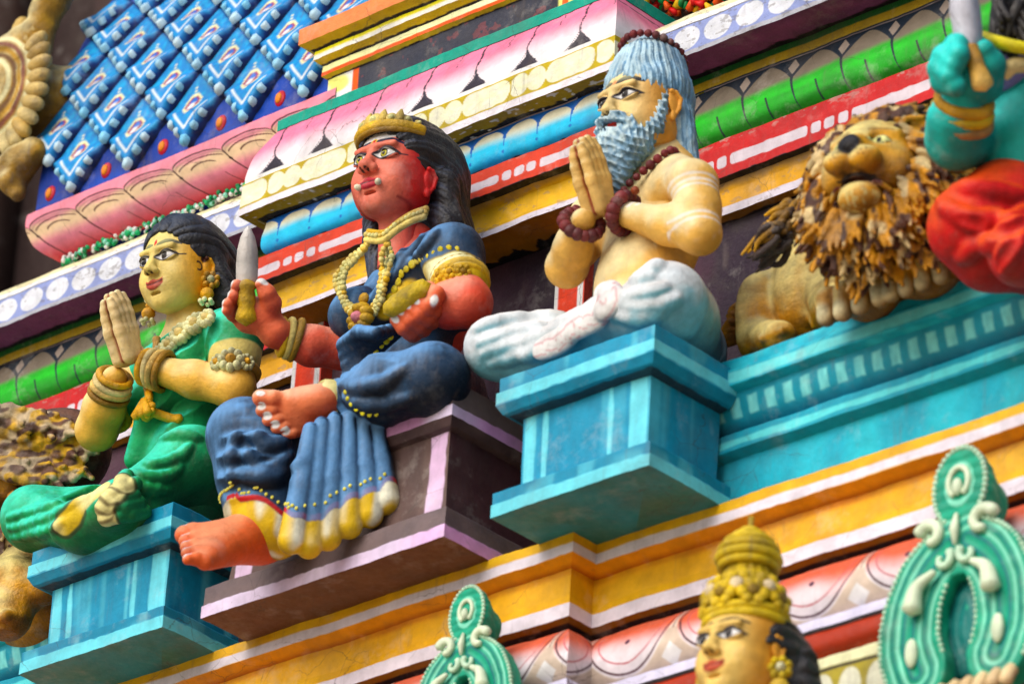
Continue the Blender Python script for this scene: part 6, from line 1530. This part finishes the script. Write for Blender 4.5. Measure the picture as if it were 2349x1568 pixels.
    for k in range(9): tube_mesh(m, W(curve([(-.66+.16*k, .20, -1.36), (-.64+.16*k, .02, -1.42), (-.62+.16*k, -.10, -1.58)], 4)), [.05*S_]*4+[.065*S_]*5, mix(c('#d8c19c'), c('#8a6a4a'), .3*(k % 2)), 8)
    m.build('base_petals', root, M_SMOOTH)
ornament(WY(2196, 1250, -.86), .300, 'large green and white horseshoe ornament with beaded rim at the lower right')
ornament(WY(1062, 1503, -.92), .225, 'smaller green beaded ornament at the bottom centre, left of the crowned head')
# ---------------------------------------------------------------- blue tiled barrel roof with its pink lotus base, upper left
def make_dome():
    zb, zt_ = .93, 1.125; XA, XB = -2.26, -.70
    root = empty('tiled_roof_shrine', ((XA+XB)/2, -.1, zb), 'shrine roof of bright blue diamond tiles above a pink lotus-petal moulding, upper left', 'shrine roof')
    P = [(XA+.11, .30), (XA+.11, -.125), (XB, -.125)]
    def f_pinkroll(s, t, x, seg, z):
        H = t.max(); f = t/H; sg = np.where(seg == 1, x+.03, s); p = .245; a = np.mod(sg-.22*(f-.3), p)/p-.5; A = np.abs(a)*2
        C = mix(np.broadcast_to(c('#e88a9c'), (len(s), 3)), c('#c8474e'), sstep(.62, .95, f)); C = mix(C, c('#d9bfa0'), sstep(.24, .34, f-.05*(1-A))*sstep(.66, .45, f))
        top = .36-.16*np.sqrt(np.clip(1-A**2.2, 0, 1))
        C = mix(C, c('#e48a9a'), inside((f-top)*H, .003))
        ln = lambda q, w_: inside(np.abs(q)*H-w_, .0015)
        C = mix(C, c('#3a1c1c'), ln(f-top, .0035)); C = mix(C, c('#8a6a5c'), inside(np.abs(f-top-.055)*H-.006, .004)*.6)
        C = mix(C, c('#4a2422'), ln(f-top-.10-.02*A, .0030)*(A < .88)); C = mix(C, c('#4a2422'), ln(f-(.52-.13*np.sqrt(np.clip(1-(A*1.7)**2, 0, 1))), .0030)*(A < .5))
        C = mix(C, c('#3a1c1c'), inside((1-A)*p*.5-.0038, .0015)*(f > .34)); C = mix(C, c('#5a2a26'), inside(np.abs(a-.18)*p-.002, .0015)*(f > .66)*(f < .95))
        C = mix(C, c('#2c1a1a'), inside(np.hypot((1-A)*p*.5, (f-.50)*H)-.007, .002)); return mix(C, c('#2a2024'), inside(t-.003, .002))
    H = zt_-zb
    band('lotus_base', P, curve([(.085, zt_), (.098, zt_-.010), (.100, zt_-H*.30), (.090, zt_-H*.5), (.065, zt_-H*.75), (.0, zb)], 6), f_pinkroll, root, .0035, .0035, M_SMOOTH, smooth=True)
    # clipped green and white frill at the foot
    m = MB(); rr = random.Random(1)
    for i in range(420):
        x = rr.uniform(XA+.12, XB); ball(m, (x, -.135+rr.uniform(-.012, .012), zb-.004+rr.uniform(-.014, .016)), rr.uniform(.006, .011), [c('#1fa06a'), c('#0f7a50'), c('#dfe9ea'), c('#8fd0bc')][rr.randrange(4)], 4)
    m.build('foliage_frill', root, M_SMOOTH)
    # roof surface
    def srf(x, v, up=0.0):                          # v metres up the curve
        t = v/1.5; return np.stack([np.asarray(x)+0*t, .75-(.95+up)*np.cos(t), zt_+(1.5+up)*np.sin(t)], -1)
    xs = np.linspace(XA+.03, XB, 60); vs = np.linspace(0, 1.4, 60); X_, Vv = np.meshgrid(xs, vs, indexing='ij'); V = srf(X_.ravel(), Vv.ravel())
    idx = np.arange(len(V)).reshape(60, 60); F = np.stack([idx[:-1, :-1], idx[:-1, 1:], idx[1:, 1:], idx[1:, :-1]], 2).reshape(-1, 4)
    mesh('roof_shell', V, F, mix(np.broadcast_to(c('#0a4aae'), V.shape), c('#062c78'), noise(V[:, 0]*9, V[:, 2]*9, 0, 1)), root, M_SMOOTH)
    em = MB(); quad(em, srf(XA+.03, 0.), srf(XA+.03, .7), srf(XA+.03, .7)+v3(0, .8, 0), srf(XA+.03, 0.)+v3(0, .8, 0), c('#0a3f96')); em.build('end_wall', root, M_SMOOTH, False)
    pw, hh = .290, .168
    BL, BD, WH = c('#0e7ab8'), c('#07326e'), c('#d3dcee'); rr = random.Random(8)
    for r in range(0, 6):
        for i in range(-1, 7):
            xc = XA+.245+pw*i+(pw/2 if r % 2 else 0); vc = .170+.160*r
            if xc < XA+.10 or xc > XB+.05: continue
            m = MB(); n = 25; g = np.linspace(-1, 1, n); U_, W_ = np.meshgrid(g, g, indexing='ij')
            lx = (U_+W_)/2*pw*.512; lv = (U_-W_)/2*hh*1.03; e = np.maximum(np.abs(U_), np.abs(W_)); nz_ = noise(lx*60+xc*9, lv*60+vc*7, 0, 2)
            low = sstep(.25, -.35, lv/hh); hgt = (.012+.034*low)*sstep(1.0, .86, e)*(1-.12*(nz_-.5)*(e > .8))
            lo_edge = (lv < 0)*sstep(.70, .78, e); wave = np.abs(np.sin((U_-W_*0+np.where(np.abs(U_) > np.abs(W_), W_, U_)-U_)*5.2))
            hgt = hgt-lo_edge*.016*(1-wave)*sstep(.7, .9, e)
            B0 = srf((xc+lx).ravel(), (vc+lv).ravel()); nrm = srf((xc+lx).ravel(), (vc+lv).ravel(), 1.0)-B0; nrm[:, 0] = 0; nrm /= np.linalg.norm(nrm, axis=1)[:, None]
            V = B0+nrm*hgt.ravel()[:, None]; idx = np.arange(n*n).reshape(n, n); F = np.stack([idx[:-1, :-1], idx[:-1, 1:], idx[1:, 1:], idx[1:, :-1]], 2).reshape(-1, 4)
            er, lr = e.ravel(), (lv/hh).ravel(); X2, V2 = lx.ravel(), lv.ravel()
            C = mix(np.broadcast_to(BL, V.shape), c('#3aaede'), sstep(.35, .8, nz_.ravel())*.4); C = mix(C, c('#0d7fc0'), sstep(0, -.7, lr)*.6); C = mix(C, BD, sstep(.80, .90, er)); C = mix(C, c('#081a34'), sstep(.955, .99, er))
            vd = np.abs((np.abs(X2)/(pw*.5)+np.maximum(-V2, -9)/hh)-.60)*hh*.6; C = mix(C, WH, inside(vd-.0048, .0015)*(V2 < -.0)*(np.abs(X2) < .10))
            q = np.hypot(X2/.034, (V2-.012)/.040); C = mix(C, c('#8c2350'), inside(q-1, .06)); C = mix(C, c('#2a6ac0'), inside(np.hypot(X2/.02, (V2-.028)/.016)-1, .1)); C = mix(C, c('#e8dcb0'), inside(np.abs(q-1.08)-.13, .04)*((V2 > -.015) | (X2 < 0)))
            C = mix(C, c('#e6e4f0'), inside(np.hypot(X2/.017, (V2-.0)/.022)-1, .1)); C = mix(C, c('#e8dfc0'), inside(np.maximum(np.abs(X2)-.0035, np.abs(V2-.072)-.022), .0015))
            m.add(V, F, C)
            def q_(lx_, lv_, h_):
                p = srf(xc+lx_, vc+lv_); nn = (srf(xc+lx_, vc+lv_, 1.)-p)*[0, 1, 1]; nn /= np.linalg.norm(nn); return p+nn*h_, nn
            for sx in (-1, 1):
                for t, w_ in ((.0, .020), (.32, .016), (.60, .015)):                # chipped white lobes along the lower edges
                    if t == 0 and sx > 0: continue
                    p, nn = q_(sx*t*pw*.44, -(1-t)*hh*.86, .036); a_, b_, d_ = rot_frame(nn); R3 = np.stack([a_, b_, d_], 1)
                    ang = sorted(rr.uniform(0, 6.28) for _ in range(6)); ang = np.linspace(0, 2*math.pi, 7)[:-1]+np.array([rr.uniform(-.3, .3) for _ in range(6)])
                    top_ = [(w_*.95*math.cos(a)*rr.uniform(.75, 1.1), w_*1.05*math.sin(a)*rr.uniform(.8, 1.25), .010) for a in ang]; base_ = [(x*1.15, y*1.15, -.012) for x, y, _ in top_]
                    VV = np.array(top_+base_+[(0, 0, .014)])@R3.T+p; m.add(VV, [(k, (k+1) % 6, 12) for k in range(6)]+[((k+1) % 6, k, k+6) for k in range(6)]+[((k+1) % 6, k+6, (k+1) % 6+6) for k in range(6)], mix(WH, c('#6ab4d8'), .3+rr.random()*.6))
            m.build('roof_tile', root, M_SMOOTH, False)
    # orange dots between the lowest tiles
    for i in range(6):
        x = XA+.10+pw*i; 
        if x > XB-.02: continue
        m = MB(); p = srf(x, .062); ball(m, p, (.026, .010, .032), c('#b0203a'), 7); ball(m, p+v3(-.002, -.008, .0), (.016, .008, .021), c('#ef8a4a'), 7); m.build('orange_boss', root, M_SMOOTH)
    # golden gable ornament on the left end
    g_ = empty('gable_ornament', (-2.2, -.2, .95), 'ochre gold gable ornament with curled scrolls and beaded oval rim left of the blue tiles', 'ornament')
    GO, GL, GK = c('#b08a24'), c('#e6d9b0'), c('#4a3414')
    f = Field((-2.75, -.55, .55), (-1.90, .40, 2.1), .0065)
    ctr = WY(20, 215, -.26); f.ell(ctr, (.19, .07, .25), 0); f.ell(ctr+v3(-.05, -.05, .0), (.14, .05, .19), .02)
    f.tube([WY(92, 60, -.25), WY(60, 95, -.26), WY(20, 120, -.27), WY(-20, 140, -.27)], [.05, .06, .055, .05], .03); f.tube([WY(150, -40, -.22), WY(110, 20, -.24), WY(92, 70, -.25), WY(100, 110, -.25)], [.07, .06, .05, .035], .03)
    f.tube([WY(75, 350, -.25), WY(45, 375, -.26), WY(20, 395, -.26), WY(30, 425, -.26), WY(40, 440, -.25)], [.055, .06, .055, .045, .03], .03); f.cap(WY(80, 130, -.15), WY(60, 330, -.15), .05, .06, .05)
    f.cap(ctr+v3(.02, .12, 0), v3(XA+.10, .12, ctr[2]-.02), .16, .18, .05); f.disp(lambda x, y, z: .007*np.abs(np.sin(38*np.hypot((x-ctr[0])/.8, z-ctr[2])))-.004+.010*noise(x*22, y*22, z*22, 4)-.005, .03); V, Q = f.mesh(); N = normals(V, Q); C = lit(mix(np.broadcast_to(GO, V.shape), c('#8a6a1c'), fbm(V[:, 0]*9, V[:, 1]*9, V[:, 2]*9, 2)), V, N, GL, .6, GK, .6); q = (V-ctr); r = np.hypot(q[:, 0]/.75, q[:, 2])
    for rr_, cc in ((.10, GL), (.125, c('#6a4a2a')), (.15, GO), (.175, c('#7a4a3a')), (.20, GL)): C = mix(C, cc, inside(np.abs(r-rr_)-.009, .004)*(V[:, 1] < -.28))
    mesh('relief', V, Q, C, g_, M_GOLD); m = MB()
    for k in range(13):
        t = math.radians(-75+k*12.5); p = ctr+v3(.180*math.cos(t), -.02, .250*math.sin(t)); ball(m, p, (.062, .034, .030), mix(GO, GL, .2+.4*rnd.random()), 7, np.array([[math.cos(t), 0, -math.sin(t)], [0, 1, 0], [math.sin(t), 0, math.cos(t)]]))
    m.build('bead_rim', g_, M_GOLD)
    # small orange dome behind the niche slab, and the painted foliage at its right end
    e = empty('orange_finial', (-.62, -.1, 1.30), 'small orange ornament with white leaf tips standing on the yellow niche slab at the top', 'ornament')
    c0 = WY(770, 30, -.05); f = Field(c0-.45, c0+.45, .007); f.ell(c0+v3(0, .08, .02), (.23, .14, .20), 0); f.disp(lambda x, y, z: .02*np.abs(np.sin(x*40))-.012+.03*noise(x*30, y*30, z*30, 2), .03); V, Q = f.mesh(); C = mix(np.broadcast_to(c('#dc4a22'), V.shape), c('#f0e4dc'), (noise(V[:, 0]*34, V[:, 1]*34, V[:, 2]*34, 5) > .68)*.9); mesh('finial', V, Q, C, e, M_SMOOTH)
    e = empty('painted_shrub_relief', (1.0, -.15, 1.1), 'dark relief with red, yellow and green leaves above the bay at the top', 'ornament')
    m = MB(); rr = random.Random(3); b0 = WY(1530, -10, .0)
    for i in range(120):
        p = WY(rr.uniform(1440, 1640), rr.uniform(-30, 22), -.02)+v3(0, rr.uniform(0, .08), 0); tube_mesh(m, [p, p+v3(rr.uniform(-.03, .03), -.01, rr.uniform(-.01, .04))], [.016, .006], [c('#c8281c'), c('#e0b418'), c('#12804a'), c('#3a2018'), c('#e0601c')][rr.randrange(5)], 5)
    ball(m, b0+v3(.0, .12, -.02), (.32, .08, .16), c('#3a2a22'), 10); m.build('leaves', e, M_SMOOTH)
make_dome()
